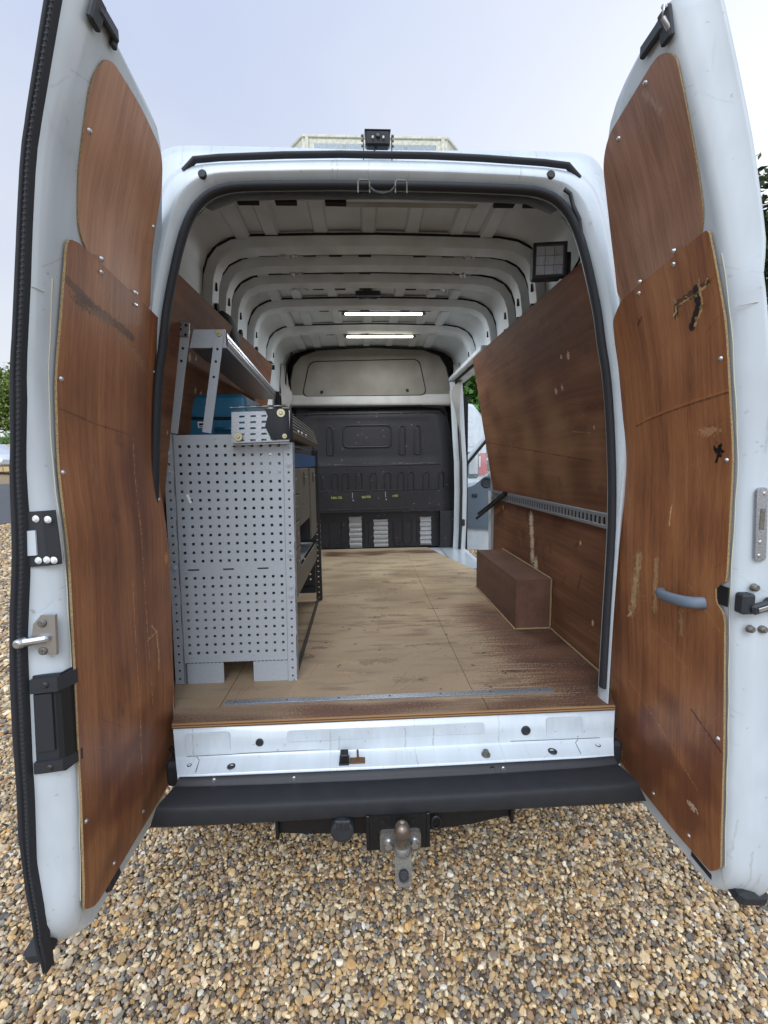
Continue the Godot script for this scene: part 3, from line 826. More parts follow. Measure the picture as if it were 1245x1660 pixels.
func second_van():
	var t := thing("white_van", "white high-roof van with red tail lamp seen past the open cab door", "van", Vector3(1.5, 0, -7.0))
	var b := B.new()
	var sec := [Vector2(-0.98, 0.45), Vector2(-1.02, 1.2), Vector2(-0.97, 2.0), Vector2(-0.88, 2.55), Vector2(-0.7, 2.76), Vector2(-0.3, 2.82), Vector2(0.3, 2.82), Vector2(0.7, 2.76), Vector2(0.88, 2.55), Vector2(0.97, 2.0), Vector2(1.02, 1.2), Vector2(0.98, 0.45)]
	var rows := []
	for q in [[0.0, 0.975], [-0.04, 1.0], [-3.8, 1.0], [-4.6, 0.9], [-5.4, 0.55]]:
		var ring := PackedVector3Array()
		for p in sec: ring.append(Vector3(p.x * minf(1.0, q[1] * 1.02), 0.45 + (p.y - 0.45) * q[1], q[0]))
		rows.append(ring)
	b.grid(rows, true); b.fan(rows[0]); b.fan(rows[-1], true)
	obj("body", b, M.white_paint, t)
	for sd in [-1.0, 1.0]:
		b = B.new()
		var o := PackedVector2Array(rounded([Vector2(sd * 0.01, 0.55), Vector2(sd * 0.86, 0.55), Vector2(sd * 0.90, 1.3), Vector2(sd * 0.80, 2.58), Vector2(sd * 0.01, 2.66)], 0.1))
		b.prism(o, Transform3D(Basis(), Vector3(0, 0, 0.004)), 0.02)
		var dr := obj("rear_door", b, M.white_paint, t)
		for y in [2.12, 2.42]:
			b = B.new(); b.bx(sd * 0.08, sd * 0.68, y - 0.006, y + 0.006, 0.024, 0.032)
			obj("pressed_line", b, M.inner_paint, dr)
		b = B.new()
		b.prism(rounded([Vector2(sd * 0.80, 1.33), Vector2(sd * 0.985, 1.36), Vector2(sd * 0.965, 1.78), Vector2(sd * 0.82, 1.78)], 0.03), Transform3D(Basis(), Vector3(0, 0, 0.0)), 0.06)
		var lamp := obj("tail_lamp", b, M.tail_red, t)
		b = B.new()
		b.bx(sd * 0.815, sd * 0.85, 1.5, 1.72, 0.05, 0.066, 0.005)
		obj("clear_lens", b, M.tail_clear, lamp)
		b = B.new(); b.tube([Vector3(sd * 0.60, 2.0, 0.03), Vector3(sd * 0.60, 1.93, 0.045), Vector3(sd * 0.72, 1.93, 0.045), Vector3(sd * 0.72, 2.0, 0.03)], 0.006, 6)
		obj("door_handle", b, M.inner_paint, t)
		for zw in [-1.0, -4.2]:
			b = B.new(); b.cyl(Vector3(sd * 0.72, 0.34, zw), Vector3(sd * 0.98, 0.34, zw), 0.34, 0.34, 18, 0.04)
			obj("wheel", b, M.black, t)
	b = B.new(); b.bx(-1.0, 1.0, 0.4, 0.62, -0.1, 0.14, 0.04)
	obj("bumper", b, M.bumper_plastic, t)

# ------------------------------------------------------------------ the van's shell
const OPEN := [[0.66, 0.800], [1.0, 0.803], [1.37, 0.806], [1.65, 0.789], [1.87, 0.764], [2.0, 0.738], [2.1, 0.72], [2.2, 0.694], [2.29, 0.667], [2.36, 0.640], [2.415, 0.608], [2.452, 0.569], [2.473, 0.524], [2.484, 0.455], [2.489, 0.28], [2.491, 0.13]]
const OUTR := [[0.45, 0.822], [1.0, 0.828], [1.37, 0.846], [1.65, 0.885], [1.9, 0.862], [2.03, 0.832], [2.12, 0.81], [2.22, 0.785], [2.32, 0.762], [2.42, 0.735], [2.49, 0.706], [2.535, 0.66], [2.552, 0.60], [2.56, 0.52], [2.57, 0.32], [2.575, 0.14]]
const BACK := [[0.42, 0.93], [1.0, 0.93], [1.37, 0.93], [1.65, 0.94], [1.9, 0.93], [2.03, 0.907], [2.12, 0.892], [2.22, 0.877], [2.387, 0.845], [2.50, 0.828], [2.592, 0.808], [2.65, 0.782], [2.684, 0.739], [2.692, 0.66], [2.69, 0.34], [2.686, 0.15]]

func loop_pts(tab: Array, z: float) -> PackedVector3Array:
	var out := PackedVector3Array()
	for q in tab: out.append(Vector3(CX - q[1] - 0.035 * clampf((1.5 - q[0]) / 0.45, 0.0, 1.0), q[0], z))      # the left post flares a little at its foot
	for i in tab.size():
		var q = tab[tab.size() - 1 - i]
		out.append(Vector3(CX + q[1], q[0], z))
	return out

func fine(a: PackedVector3Array) -> PackedVector3Array:      # a smooth curve through the points
	var out := PackedVector3Array()
	for i in a.size() - 1:
		var p := a[maxi(i - 1, 0)]
		var q := a[mini(i + 2, a.size() - 1)]
		for j in 3: out.append(a[i].cubic_interpolate(a[i + 1], p, q, j / 3.0))
	out.append(a[-1])
	return out

func mix_pts(a: PackedVector3Array, b: PackedVector3Array, t: float, z: float) -> PackedVector3Array:
	var out := PackedVector3Array()
	for i in a.size():
		var p := a[i].lerp(b[i], t)
		p.z = z
		out.append(p)
	return out

const WALL := [[0.42, 0.905], [0.6, 0.935], [1.37, 0.935], [1.9, 0.915], [2.3, 0.915], [2.5, 0.90]]   # half width of the inside by height

func wall_patch(b: B, side: float, z0: float, z1: float, y0: float, y1: float, off: float):
	var rows := []
	for i in 9:
		var y := lerpf(y0, y1, i / 8.0)
		var x := CX + side * (lerp_tab(WALL, y) + off)
		rows.append(PackedVector3Array([Vector3(x, y, z0), Vector3(x, y, (z0 + z1) * 0.5), Vector3(x, y, z1)]))
	b.grid(rows)

func roof_rows(off: float, zs: Array) -> Array:
	var sec := [Vector2(-0.90, 2.5), Vector2(-0.89, 2.60), Vector2(-0.855, 2.69), Vector2(-0.78, 2.745), Vector2(-0.65, 2.782), Vector2(-0.3, 2.796), Vector2(0.0, 2.80)]
	var rows := []
	for z in zs:
		var ring := PackedVector3Array()
		for i in 13:
			var p: Vector2 = sec[i] if i < 7 else Vector2(-sec[12 - i].x, sec[12 - i].y)
			var d := (p - Vector2(0, 2.2)).normalized()
			ring.append(Vector3(CX + p.x + d.x * off, p.y + d.y * off, z))
		rows.append(ring)
	return rows

func build_shell():
	# rear frame round the opening
	var o := loop_pts(OPEN, 0.05)
	var u := loop_pts(OUTR, 0.03)
	var k := loop_pts(BACK, -0.10)
	var of := fine(o)
	var uf := fine(u)
	var kf := fine(k)
	var b := B.new()
	b.grid([mix_pts(of, kf, 0.95, -0.075), mix_pts(of, kf, 0.5, -0.03), mix_pts(of, uf, 0.04, 0.02), mix_pts(of, uf, 0.10, 0.036)])
	b.grid([mix_pts(of, uf, 0.10, 0.036), mix_pts(of, uf, 0.34, 0.070), mix_pts(of, uf, 0.40, 0.0735)])
	b.grid([mix_pts(of, uf, 0.40, 0.0735), mix_pts(of, uf, 0.46, 0.0745), mix_pts(of, uf, 0.7, 0.067), mix_pts(of, uf, 0.92, 0.052), mix_pts(of, uf, 1.0, 0.028)])
	b.grid([mix_pts(of, uf, 1.0, 0.028), mix_pts(uf, kf, 0.16, 0.012), mix_pts(uf, kf, 0.30, -0.02)])
	b.grid([mix_pts(uf, kf, 0.30, -0.02), mix_pts(uf, kf, 0.85, -0.05), kf])
	var fr := obj("rear_frame", b, M.white_paint, van)
	var path := []
	for p in mix_pts(of, uf, 0.02, 0.052):
		if p.y > 0.70: path.append(p)
	b = B.new(); b.tube(path, 0.0125, 10, false, 0.017, Vector3(0, 0, 1))
	var sl := obj("opening_seal", b, M.rubber, van)
	tag(sl, "black rubber seal round the rear opening", "")
	b = B.new()
	path = []
	var up := mix_pts(o, u, 1.02, 0.052)
	for i in range(12, up.size() - 12): path.append(up[i] + Vector3(0, 0.008, 0))
	path.insert(0, path[0] + Vector3(-0.035, -0.035, 0.0)); path.append(path[-1] + Vector3(0.04, -0.04, 0.0))
	b.tube(path, 0.0085, 8, false, 0.012, Vector3(0, 0, 1))
	tag(obj("gutter_strip", b, M.rubber, van), "black strip along the top edge of the rear frame", "")
	for p in [Vector3(-0.487, 2.507, 0.066), Vector3(0.622, 2.520, 0.066)]:
		b = B.new(); b.cyl(p - Vector3(0, 0, 0.02), p + Vector3(0, 0, 0.012), 0.0155, 0.014, 14, 0.004)
		obj("plug", b, M.black_plastic, fr)
	b = B.new()
	b.tube([Vector3(0.668, 2.478, 0.072), Vector3(0.69, 2.465, 0.07), Vector3(0.70, 2.43, 0.07), Vector3(0.725, 2.39, 0.067), Vector3(0.735, 2.34, 0.065), Vector3(0.75, 2.30, 0.062)], 0.006, 6)
	tag(obj("cracked_sealant", b, M.black_plastic, fr), "cracked dark sealant on the frame's upper right", "")
	for x in [0.016, 0.134]:                       # latch loops over the opening
		b = B.new()
		b.tube([Vector3(x - 0.018, 2.452, 0.085), Vector3(x - 0.018, 2.482, 0.088), Vector3(x - 0.013, 2.488, 0.088), Vector3(x + 0.013, 2.488, 0.088), Vector3(x + 0.018, 2.482, 0.088), Vector3(x + 0.018, 2.452, 0.085)], 0.0026, 7)
		obj("latch_loop", b, M.dull_zinc, fr)
	b = B.new()
	b.tube([Vector3(0.034, 2.468, 0.085), Vector3(0.05, 2.452, 0.09), Vector3(0.075, 2.446, 0.09), Vector3(0.1, 2.452, 0.09), Vector3(0.116, 2.47, 0.085)], 0.005, 6)
	obj("cable", b, M.rubber, fr)
	# side skins, outer and inner, with the side doorway and the left window left open
	for side in [-1.0, 1.0]:
		for layer in [[0.0, "inner_wall", M.inner_paint], [0.03, "body_side", M.white_paint]]:
			b = B.new()
			var off: float = layer[0]
			wall_patch(b, side, -0.10, -1.74, 0.42, 2.5, off)
			if side > 0:
				wall_patch(b, side, -1.74, -2.96, 2.44, 2.5, off)
				wall_patch(b, side, -1.74, -2.96, 0.42, 0.64, off)
				wall_patch(b, side, -2.96, -3.06, 0.42, 2.5, off)
			else:
				wall_patch(b, side, -1.74, -2.92, 0.42, 1.55, off)
				wall_patch(b, side, -1.74, -2.92, 2.31, 2.5, off)
				wall_patch(b, side, -2.92, -3.06, 0.42, 2.5, off)
			obj(layer[1], b, layer[2], van)
	for q in [[1.0, -1.74], [1.0, -2.96]]:          # doorway jambs between the skins
		b = B.new()
		var rows := []
		for i in 9:
			var y := lerpf(0.64, 2.44, i / 8.0)
			var x0 := CX + lerp_tab(WALL, y)
			rows.append(PackedVector3Array([Vector3(x0 - 0.03, y, q[1]), Vector3(x0 + 0.052, y, q[1])]))
		b.grid(rows)
		obj("door_jamb", b, M.white_paint, van)
	b = B.new(); b.bx(CX + 0.80, CX + 0.98, 2.43, 2.47, -2.97, -1.70, 0.006)
	obj("door_header", b, M.inner_paint, van)
	b = B.new()
	b.grid([PackedVector3Array([Vector3(0.80, 0.683, -2.0), Vector3(0.80, 0.683, -3.0)]), PackedVector3Array([Vector3(1.02, 0.683, -2.0), Vector3(1.02, 0.683, -3.0)]), PackedVector3Array([Vector3(1.045, 0.64, -2.0), Vector3(1.045, 0.64, -3.0)])], false, false)
	obj("step_edge", b, M.white_paint, van)
	# front post of the side doorway, with its seal
	b = B.new()
	var rows2 := []
	for q in [[0.66, 0.89], [0.9, 0.90], [1.3, 0.905], [1.6, 0.90], [1.9, 0.88], [2.1, 0.87], [2.3, 0.86], [2.42, 0.85]]:
		rows2.append(PackedVector3Array([Vector3(CX + q[1] - 0.05, q[0], -2.86), Vector3(CX + q[1] + 0.005, q[0], -2.845), Vector3(CX + q[1] + 0.085, q[0], -2.87), Vector3(CX + q[1] + 0.10, q[0], -2.97)]))
	b.grid(rows2)
	obj("door_post", b, M.white_paint, van)
	path = []
	for q in rows2: path.append(q[1] + Vector3(0.012, 0, 0.008))
	path.append(Vector3(CX + 0.86, 2.43, -2.78)); path.append(Vector3(CX + 0.87, 2.43, -1.8))
	b = B.new(); b.tube(path, 0.016, 8)
	obj("door_seal", b, M.rubber, van)
	b = B.new(); b.bx(CX + 0.93, CX + 0.965, 0.93, 1.0, -2.86, -2.83, 0.006)
	obj("door_striker", b, M.black_plastic, van)
	# rear edge post of the doorway (pale strip beside the lining)
	b = B.new()
	rows2 = []
	for q in [[0.66, 0.935], [1.0, 0.935], [1.37, 0.93]]:
		rows2.append(PackedVector3Array([Vector3(CX + q[1] - 0.03, q[0], -1.72), Vector3(CX + q[1] - 0.03, q[0], -1.79), Vector3(CX + q[1] + 0.05, q[0], -1.80)]))
	b.grid(rows2, false, false)
	obj("rear_door_post", b, M.inner_paint, van)
	# small left window
	b = B.new()
	b.prism(rounded(rect2(-2.90, -1.76, 1.56, 2.30), 0.1), Transform3D(Basis(Vector3(0, 0, 1), Vector3(0, 1, 0), Vector3(-1, 0, 0)), Vector3(CX - 0.935, 0, 0)), 0.005)
	obj("side_window", b, M.glass, van)
	path = []
	for p in rounded(rect2(-2.89, -1.78, 1.57, 2.29), 0.1): path.append(Vector3(CX - lerp_tab(WALL, p.y) - 0.005, p.y, p.x))
	b = B.new(); b.tube(path, 0.016, 8, true, -1.0, Vector3(1, 0, 0))
	obj("window_seal", b, M.rubber, van)
	# roof, ceiling, header
	b = B.new(); b.grid(roof_rows(0.03, [-0.44, -1.0, -2.0, -3.06]))
	var kb := PackedVector3Array()
	for i in range(9, 23): kb.append(k[i])
	var rr: Array = roof_rows(0.03, [-0.44])[0]
	var blend := PackedVector3Array()
	for i in kb.size():
		var f := float(i) / (kb.size() - 1) * (rr.size() - 1)
		var j := mini(int(f), rr.size() - 2)
		blend.append(rr[j].lerp(rr[j + 1], f - j))
	b.grid([kb, blend])
	obj("roof", b, M.white_paint, van)
	b = B.new(); b.grid(roof_rows(0.0, [-0.42, -1.0, -2.0, -3.06]))
	var ce := obj("ceiling", b, M.inner_paint, van)
	# the header box slopes from the seal up to the ceiling
	b = B.new()
	var hd := []
	for q in [[2.490, -0.02, 0.58], [2.60, -0.12, 0.70], [2.70, -0.30, 0.78], [2.724, -0.44, 0.82], [2.797, -0.455, 0.84]]:
		hd.append(PackedVector3Array([Vector3(CX - q[2], q[0] - 0.04, q[1]), Vector3(CX - q[2] * 0.85, q[0] - 0.006, q[1]), Vector3(CX - q[2] * 0.5, q[0], q[1]), Vector3(CX, q[0] + 0.004, q[1]), Vector3(CX + q[2] * 0.5, q[0], q[1]), Vector3(CX + q[2] * 0.85, q[0] - 0.006, q[1]), Vector3(CX + q[2], q[0] - 0.04, q[1])]))
	b.grid(hd)
	var hb := obj("roof_header", b, M.inner_paint, van)
	for x in [-0.47, -0.31, -0.10, 0.63, 0.76]:
		b = B.new(); b.bx(x - 0.045, x + 0.045, 2.704, 2.724, -0.435, -0.405, 0.002)
		obj("slot", b, M.black, hb)
	b = B.new(); b.bx(-0.10, 0.53, 2.735, 2.765, -0.50, -0.46, 0.008)
	tag(obj("light_bar", b, M.pale_lining, van), "unlit strip light behind the rear header", "")
	# pressed beads of the ceiling, running forward
	for z in [[-0.455, -0.80], [-0.92, -1.01], [-1.13, -1.24], [-1.36, -1.63], [-1.75, -2.20], [-2.32, -2.88]]:
		for xx in [-0.60, -0.45, -0.2, 0.045, 0.27, 0.50, 0.66]:
			var x: float = xx - CX
			b = B.new()
			var r := []
			for q in [[-0.042, 0.0], [-0.03, -0.018], [0.03, -0.018], [0.042, 0.0]]:
				var y: float = 2.8005 - 0.026 * pow(absf(x) / 0.65, 3.0) + q[1]
				r.append(PackedVector3Array([Vector3(xx + q[0], y, z[0]), Vector3(xx + q[0], y, z[1])]))
			b.grid(r, false, false)
			obj("bead", b, M.inner_paint, ce)
	# rear corner pillars inside
	for side in [-1.0, 1.0]:
		b = B.new()
		var r := []
		for i in range(0, 12):
			var q = OPEN[i]
			r.append(PackedVector3Array([Vector3(CX + side * (q[1] + 0.02), q[0], 0.0), Vector3(CX + side * (q[1] + 0.06), q[0], -0.035), Vector3(CX + side * (lerp_tab(WALL, q[0]) - 0.0), q[0], -0.055)]))
		b.grid(r)
		obj("corner_pillar", b, M.inner_paint, van)
	build_ribs()

func build_ribs():
	var rz := [-0.86, -1.07, -1.30, -1.69, -2.26]
	for i in 5:
		var z: float = rz[i]
		var pts := []
		for q in [[1.62, 0.90], [1.75, 0.897], [1.95, 0.89], [2.3, 0.87], [2.48, 0.857], [2.57, 0.846], [2.63, 0.825], [2.675, 0.79], [2.704, 0.73], [2.718, 0.64], [2.726, 0.3], [2.73, 0.0]]: pts.append(Vector2(-q[1], q[0]))
		for j in range(10, -1, -1): pts.append(Vector2(-pts[j].x, pts[j].y))
		var rows := []
		for j in pts.size():
			var a: Vector2 = pts[maxi(j - 1, 0)]
			var c: Vector2 = pts[mini(j + 1, pts.size() - 1)]
			var t := (c - a).normalized()
			var nn := Vector2(-t.y, t.x)          # outwards
			if i == 4 and (j < 4 or j > pts.size() - 5): continue
			var p: Vector2 = pts[j]
			var ring := PackedVector3Array()
			for q in [[0.062, 0.066], [0.010, 0.054], [0.0, 0.045], [0.0, -0.045], [0.010, -0.054], [0.062, -0.066]]:
				ring.append(Vector3(CX + p.x + nn.x * q[0], p.y + nn.y * q[0], z + q[1]))
			rows.append(ring)
		var b := B.new()
		for span in [[0, 3], [2, 4], [3, 6]]:          # creased along its folds
			var strip := []
			for rg in rows: strip.append(rg.slice(span[0], span[1]))
			b.grid(strip)
		var rb := obj("roof_rib", b, M.rib_paint, van)
		for q in [0, 5]:                               # black tubes standing in for the shaded gap between rib and skin
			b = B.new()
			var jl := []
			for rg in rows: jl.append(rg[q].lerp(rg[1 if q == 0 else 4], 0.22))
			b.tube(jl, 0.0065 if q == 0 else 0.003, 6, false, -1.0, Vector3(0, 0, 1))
			obj("joint_line", b, M.black, rb)
		for x in [-0.36, -0.22, -0.06, 0.24, 0.40, 0.54]:
			b = B.new(); b.bx(CX + x - 0.035, CX + x + 0.035, 2.724, 2.740, z - 0.064, z - 0.046, 0.002)
			obj("slot", b, M.black, rb)
		for s in [-1.0, 1.0]:
			b = B.new(); b.cyl(Vector3(CX + s * 0.845, 2.44, z + 0.0), Vector3(CX + s * 0.88, 2.44, z), 0.02, 0.02, 10)
			obj("rivet_hole", b, M.black, rb)
			b = B.new(); b.bx(CX + s * 0.848 - 0.006, CX + s * 0.848 + 0.006, 2.52, 2.56, z + 0.0, z + 0.012)
			obj("slot", b, M.black, rb)
		if i < 3:
			var r := RandomNumberGenerator.new(); r.seed = 40 + i
			for s in [-0.48, 0.5]:
				b = B.new()
				for k in 7:
					var c := Vector3(CX + s + r.randf_range(-0.05, 0.05), 2.722, z - 0.05 + r.randf_range(-0.012, 0.012))
					b.rbox(Transform3D(Basis.from_euler(Vector3(r.randf_range(-1, 1), r.randf() * 3, r.randf_range(-1, 1))), c), Vector3(0.035, 0.004, 0.012))
				tag(obj("foil_scrap", b, M.zinc, rb), "", "", "", "stuff")
	# the two lit strips, the dome vent
	for q in [[-0.125, 0.468, 2.735, -1.85], [-0.132, 0.452, 2.71, -2.345]]:
		var b := B.new(); b.bx(q[0], q[1], q[2], q[2] + 0.012, q[3] - 0.010, q[3] + 0.010, 0.003)
		var sl := obj("strip_lamp", b, M.led, van)
		tag(sl, "lit white LED strip across the ceiling", "")
		b = B.new()
		for x in [q[0] - 0.014, q[1] + 0.014]: b.bx(x - 0.014, x + 0.014, q[2], q[2] + 0.014, q[3] - 0.012, q[3] + 0.012, 0.003)
		b.bx(q[0] - 0.02, q[1] + 0.02, q[2] + 0.013, q[2] + 0.022, q[3] - 0.014, q[3] + 0.014)
		obj("housing", b, M.dull_zinc, sl)
		var l := AreaLight3D.new()
		l.name = numbered("strip_light", van)
		l.area_size = Vector2(q[1] - q[0], 0.02)
		l.light_color = Color(0.96, 0.98, 1.0)
		l.light_energy = LED_ENERGY
		l.set("area_range", 8.0)
		l.shadow_enabled = true
		l.position = Vector3((q[0] + q[1]) * 0.5, q[2] - 0.006, q[3])
		l.rotation.x = -PI / 2
		van.add_child(l, true)
	var b := B.new()
	b.prism(rounded([Vector2(-0.05, 0), Vector2(0.145, 0), Vector2(0.115, -0.13), Vector2(-0.02, -0.13)], 0.06), Transform3D(Basis(Vector3(1, 0, 0), Vector3(0, -0.25, 0.97), Vector3(0, -0.97, -0.25)), Vector3(0, 2.745, -1.42)), 0.03)
	var vt := obj("ceiling_vent", b, M.black_plastic, van)
	for k in 9:
		b = B.new(); b.bar(Vector3(-0.01 + k * 0.0145, 2.712, -1.47), Vector3(0.0 + k * 0.012, 2.738, -1.535), 0.005, 0.006)
		obj("vent_slat", b, M.black, vt)

func flat_panel(called: String, poly: Array, xf: Transform3D, depth: float, m: Material, parent: Node, uv0: Vector2, uvs: Vector2, edge: Material = null) -> MeshInstance3D:
	# a sheet: textured faces, its own edge material
	var f := B.new()
	var e := B.new()
	f.prism(PackedVector2Array(poly), xf, depth, uv0, uvs)
	if edge == null: return obj(called, f, m, parent)
	var pp := PackedVector2Array(poly)
	if not Geometry2D.is_polygon_clockwise(pp): pp.reverse()
	e.cur = -1
	for i in pp.size():
		var a := pp[i]
		var b := pp[(i + 1) % pp.size()]
		var o := (b - a).normalized()
		var g := Vector2(-o.y, o.x) * 0.0006        # just outside the sheet's own rim
		e.quad(xf * Vector3(a.x + g.x, a.y + g.y, 0), xf * Vector3(a.x + g.x, a.y + g.y, depth), xf * Vector3(b.x + g.x, b.y + g.y, depth), xf * Vector3(b.x + g.x, b.y + g.y, 0))
	return put(called, mesh_of([f, m, e, edge]), parent)

func screw(at: Vector3, n: Vector3, r: float, m: Material, parent: Node):
	var b := B.new()
	b.cyl(at - n * 0.003, at + n * r * 0.45, r, r * 0.62, 10, r * 0.2)
	b.bar(at + n * r * 0.46 - n.cross(Vector3(0.3, 0.9, 0.1)).normalized() * r * 0.45, at + n * r * 0.46 + n.cross(Vector3(0.3, 0.9, 0.1)).normalized() * r * 0.45, r * 0.18, r * 0.08, n)
	obj("screw", b, m, parent)

func build_hold():
	var U := Vector2(-0.84, 3.0)
	# plywood floor sheets; local x = x, local y = z of the van, so the top faces up
	var fx := Transform3D(Basis(Vector3(1, 0, 0), Vector3(0, 0, 1), Vector3(0, -1, 0)), Vector3(0, 0.69, 0))
	var g := 0.0012
	var sheets := [[[Vector2(-0.82, -2.95), Vector2(-0.57 - g, -2.95), Vector2(-0.57 - g, 0.0), Vector2(-0.735, 0.0), Vector2(-0.82, -0.2)]], [[Vector2(-0.57 + g, -2.95), Vector2(0.413 - g, -2.95), Vector2(0.413 - g, -0.012), Vector2(-0.57 + g, -0.012)]], [[Vector2(0.413 + g, -2.95), Vector2(0.66, -2.95), Vector2(0.875, -2.1), Vector2(0.985, -1.76), Vector2(1.005, -1.72), Vector2(1.005, -0.012), Vector2(0.413 + g, -0.012)]], [[Vector2(-0.735, 0.001 + g), Vector2(-0.57, 0.001 + g), Vector2(-0.57, -0.012 + g), Vector2(0.44 - g, -0.012 + g), Vector2(0.44 - g, 0.082), Vector2(-0.706, 0.082)]], [[Vector2(0.44 + g, -0.012 + g), Vector2(0.955, -0.012 + g), Vector2(0.916, 0.082), Vector2(0.44 + g, 0.082)]]]
	var fl := Node3D.new(); fl.name = "floor"; van.add_child(fl)
	for i in sheets.size():
		var dz := 0.0004 * i
		flat_panel("floor_sheet", sheets[i][0], fx.translated(Vector3(0, -dz, 0)), 0.017, M.floor_ply, fl, Vector2(-0.84, -3.0), Vector2(1.86, 3.10))
	for q in [[0.0, 0.0045, "ply_layer_pale"], [0.0045, 0.009, "ply_layer_dark"], [0.009, 0.0135, "ply_layer_pale"], [0.0135, 0.018, "ply_layer_dark"]]:
		var b := B.new(); b.bx(-0.706, 0.916, 0.6885 - q[1], 0.6885 - q[0] - 0.0003, 0.0822, 0.087 + (0.001 if q[2] == "ply_layer_pale" else 0.0))
		obj("ply_layer", b, M[q[2]], fl)
	var b := B.new(); b.bx(-0.90, 1.07, 0.60, 0.671, -3.0, -0.15); b.bx(-0.69, 0.90, 0.60, 0.6705, -0.15, 0.07)
	obj("floor_pan", b, M.inner_paint, van)
	b = B.new()
	b.bx(-0.557, 0.732, 0.6902, 0.694, -0.046, -0.018, 0.001); b.bx(-0.557, 0.732, 0.688, 0.694, -0.018, -0.0155)
	var st := obj("threshold_strip", b, M.aluminium, van)
	tag(st, "dented grey metal strip screwed across the floor", "")
	for k in 7: screw(Vector3(-0.52 + k * 0.2, 0.694, -0.032), Vector3.UP, 0.006, M.rust, st)
	# wheel arch box on the right
	b = B.new()
	var wa := Node3D.new(); wa.name = "wheel_arch_box"; van.add_child(wa)
	var wx := Transform3D(Basis(Vector3(0, 0, 1), Vector3(0, 1, 0), Vector3(-1, 0, 0)), Vector3(0.815, 0, 0))
	flat_panel("side_board", rect2(-1.45, -0.648, 0.69, 0.952), wx, 0.012, M.box_ply, wa, Vector2(-1.45, 0.96), Vector2(0.8, -0.27))
	flat_panel("end_board", [Vector2(0.8155, 0.69), Vector2(1.0, 0.69), Vector2(1.0, 0.952), Vector2(0.8155, 0.952)], Transform3D(Basis(), Vector3(0, 0, -0.660)), 0.012, M.box_ply, wa, Vector2(0.8, 0.96), Vector2(0.5, -0.5))
	flat_panel("top_board", [Vector2(0.803, -1.45), Vector2(1.0, -1.45), Vector2(1.0, -0.648), Vector2(0.803, -0.648)], Transform3D(Basis(Vector3(1, 0, 0), Vector3(0, 0, 1), Vector3(0, -1, 0)), Vector3(0, 0.9645, 0)), 0.012, M.box_ply, wa, Vector2(0.8, -1.45), Vector2(0.4, 0.8))
	for q in [[Vector3(0.992, 0.97, -1.45), Vector3(0.992, 0.97, -0.65)], [Vector3(0.994, 0.97, -0.643), Vector3(0.994, 0.70, -0.643)], [Vector3(0.806, 0.694, -0.643), Vector3(0.996, 0.694, -0.643)], [Vector3(0.798, 0.694, -1.45), Vector3(0.798, 0.694, -0.64)], [Vector3(0.994, 0.694, -0.63), Vector3(0.994, 0.694, -0.05)]]:
		b = B.new(); b.bar(q[0], q[1], 0.009, 0.008, Vector3.UP if absf(q[0].y - q[1].y) < 0.1 else Vector3.RIGHT, 0.002)
		obj("trim_strip", b, M.trim_wood, wa)
	# side linings
	for s in [1.0, -1.0]:
		var xb: float = CX + s * 0.912
		var xt: float = CX + s * 0.735
		var lean := Vector3(xt - xb, 1.04, 0).normalized()
		var nrm: Vector3 = Vector3(0, 0, 1).cross(lean) * s                 # towards the outside
		var up := Transform3D(Basis(Vector3(0, 0, 1), lean, nrm), Vector3(xb, 1.375, 0))
		var z1 := -0.06
		var hl := 0.975 if s > 0 else 0.935
		var pu := [Vector2(-1.675, 0.0), Vector2(z1, 0.0), Vector2(z1, hl), Vector2(-1.675, hl + 0.03)]
		flat_panel("upper_side_lining", pu, up, 0.009 * 1.0, M.side_ply, van, Vector2(-1.75, 1.125), Vector2(1.8, -1.82), M.ply_edge)
		var lo := Transform3D(Basis(Vector3(0, 0, 1), Vector3(0, 1, 0), Vector3(s, 0, 0)), Vector3(xb + s * 0.006, 0, 0))
		flat_panel("lower_side_lining", rect2(-1.70, 0.0, 0.692, 1.372), lo, 0.009, M.side_ply, van, Vector2(-1.75, 2.5), Vector2(1.8, -1.82), M.ply_edge)
		# slotted rail
		b = B.new()
		var x: float = xb - s * 0.012
		b.cur = -1
		var zz := -0.06
		var pitch := 0.034
		b.bx(x - 0.002, x + 0.002, 1.366, 1.382, -1.70, zz, 0.0005)
		b.bx(x - 0.002, x + 0.002, 1.322, 1.334, -1.70, zz, 0.0005)
		b.bx(minf(x, x + s * 0.025), maxf(x, x + s * 0.025), 1.382, 1.385, -1.70, zz)
		b.bx(minf(x, x + s * 0.025), maxf(x, x + s * 0.025), 1.319, 1.322, -1.70, zz)
		var k := zz
		while k > -1.68:
			b.bx(x - 0.0018, x + 0.0018, 1.334, 1.366, k - pitch * 0.5, k, 0.0)
			k -= pitch
		var rl := obj("lashing_rail", b, M.galvanised, van)
		if s > 0: tag(rl, "slotted galvanised rail along the right wall", "")
		b = B.new(); b.bx(x + s * 0.026, x + s * 0.028, 1.32, 1.383, -1.70, zz)
		obj("rail_back", b, M.dark_steel, rl)
	# two black rods hanging from the rail
	for q in [[Vector3(0.975, 1.382, -1.34), Vector3(0.955, 1.12, -2.02)], [Vector3(0.985, 1.382, -1.40), Vector3(0.99, 1.15, -2.10)]]:
		b = B.new(); b.tube([q[0], q[0].lerp(q[1], 0.5) + Vector3(-0.004, -0.006, 0), q[1]], 0.011, 8)
		obj("black_rod", b, M.black, van)
	build_bulkhead()

func bead(path: Array, parent: Node, r := 0.007, m: Material = null):
	var b := B.new()
	b.tube(path, r, 6, false, -1.0, Vector3(0, 0, 1))
	obj("pressed_bead", b, M.bulkhead_vinyl if m == null else m, parent)

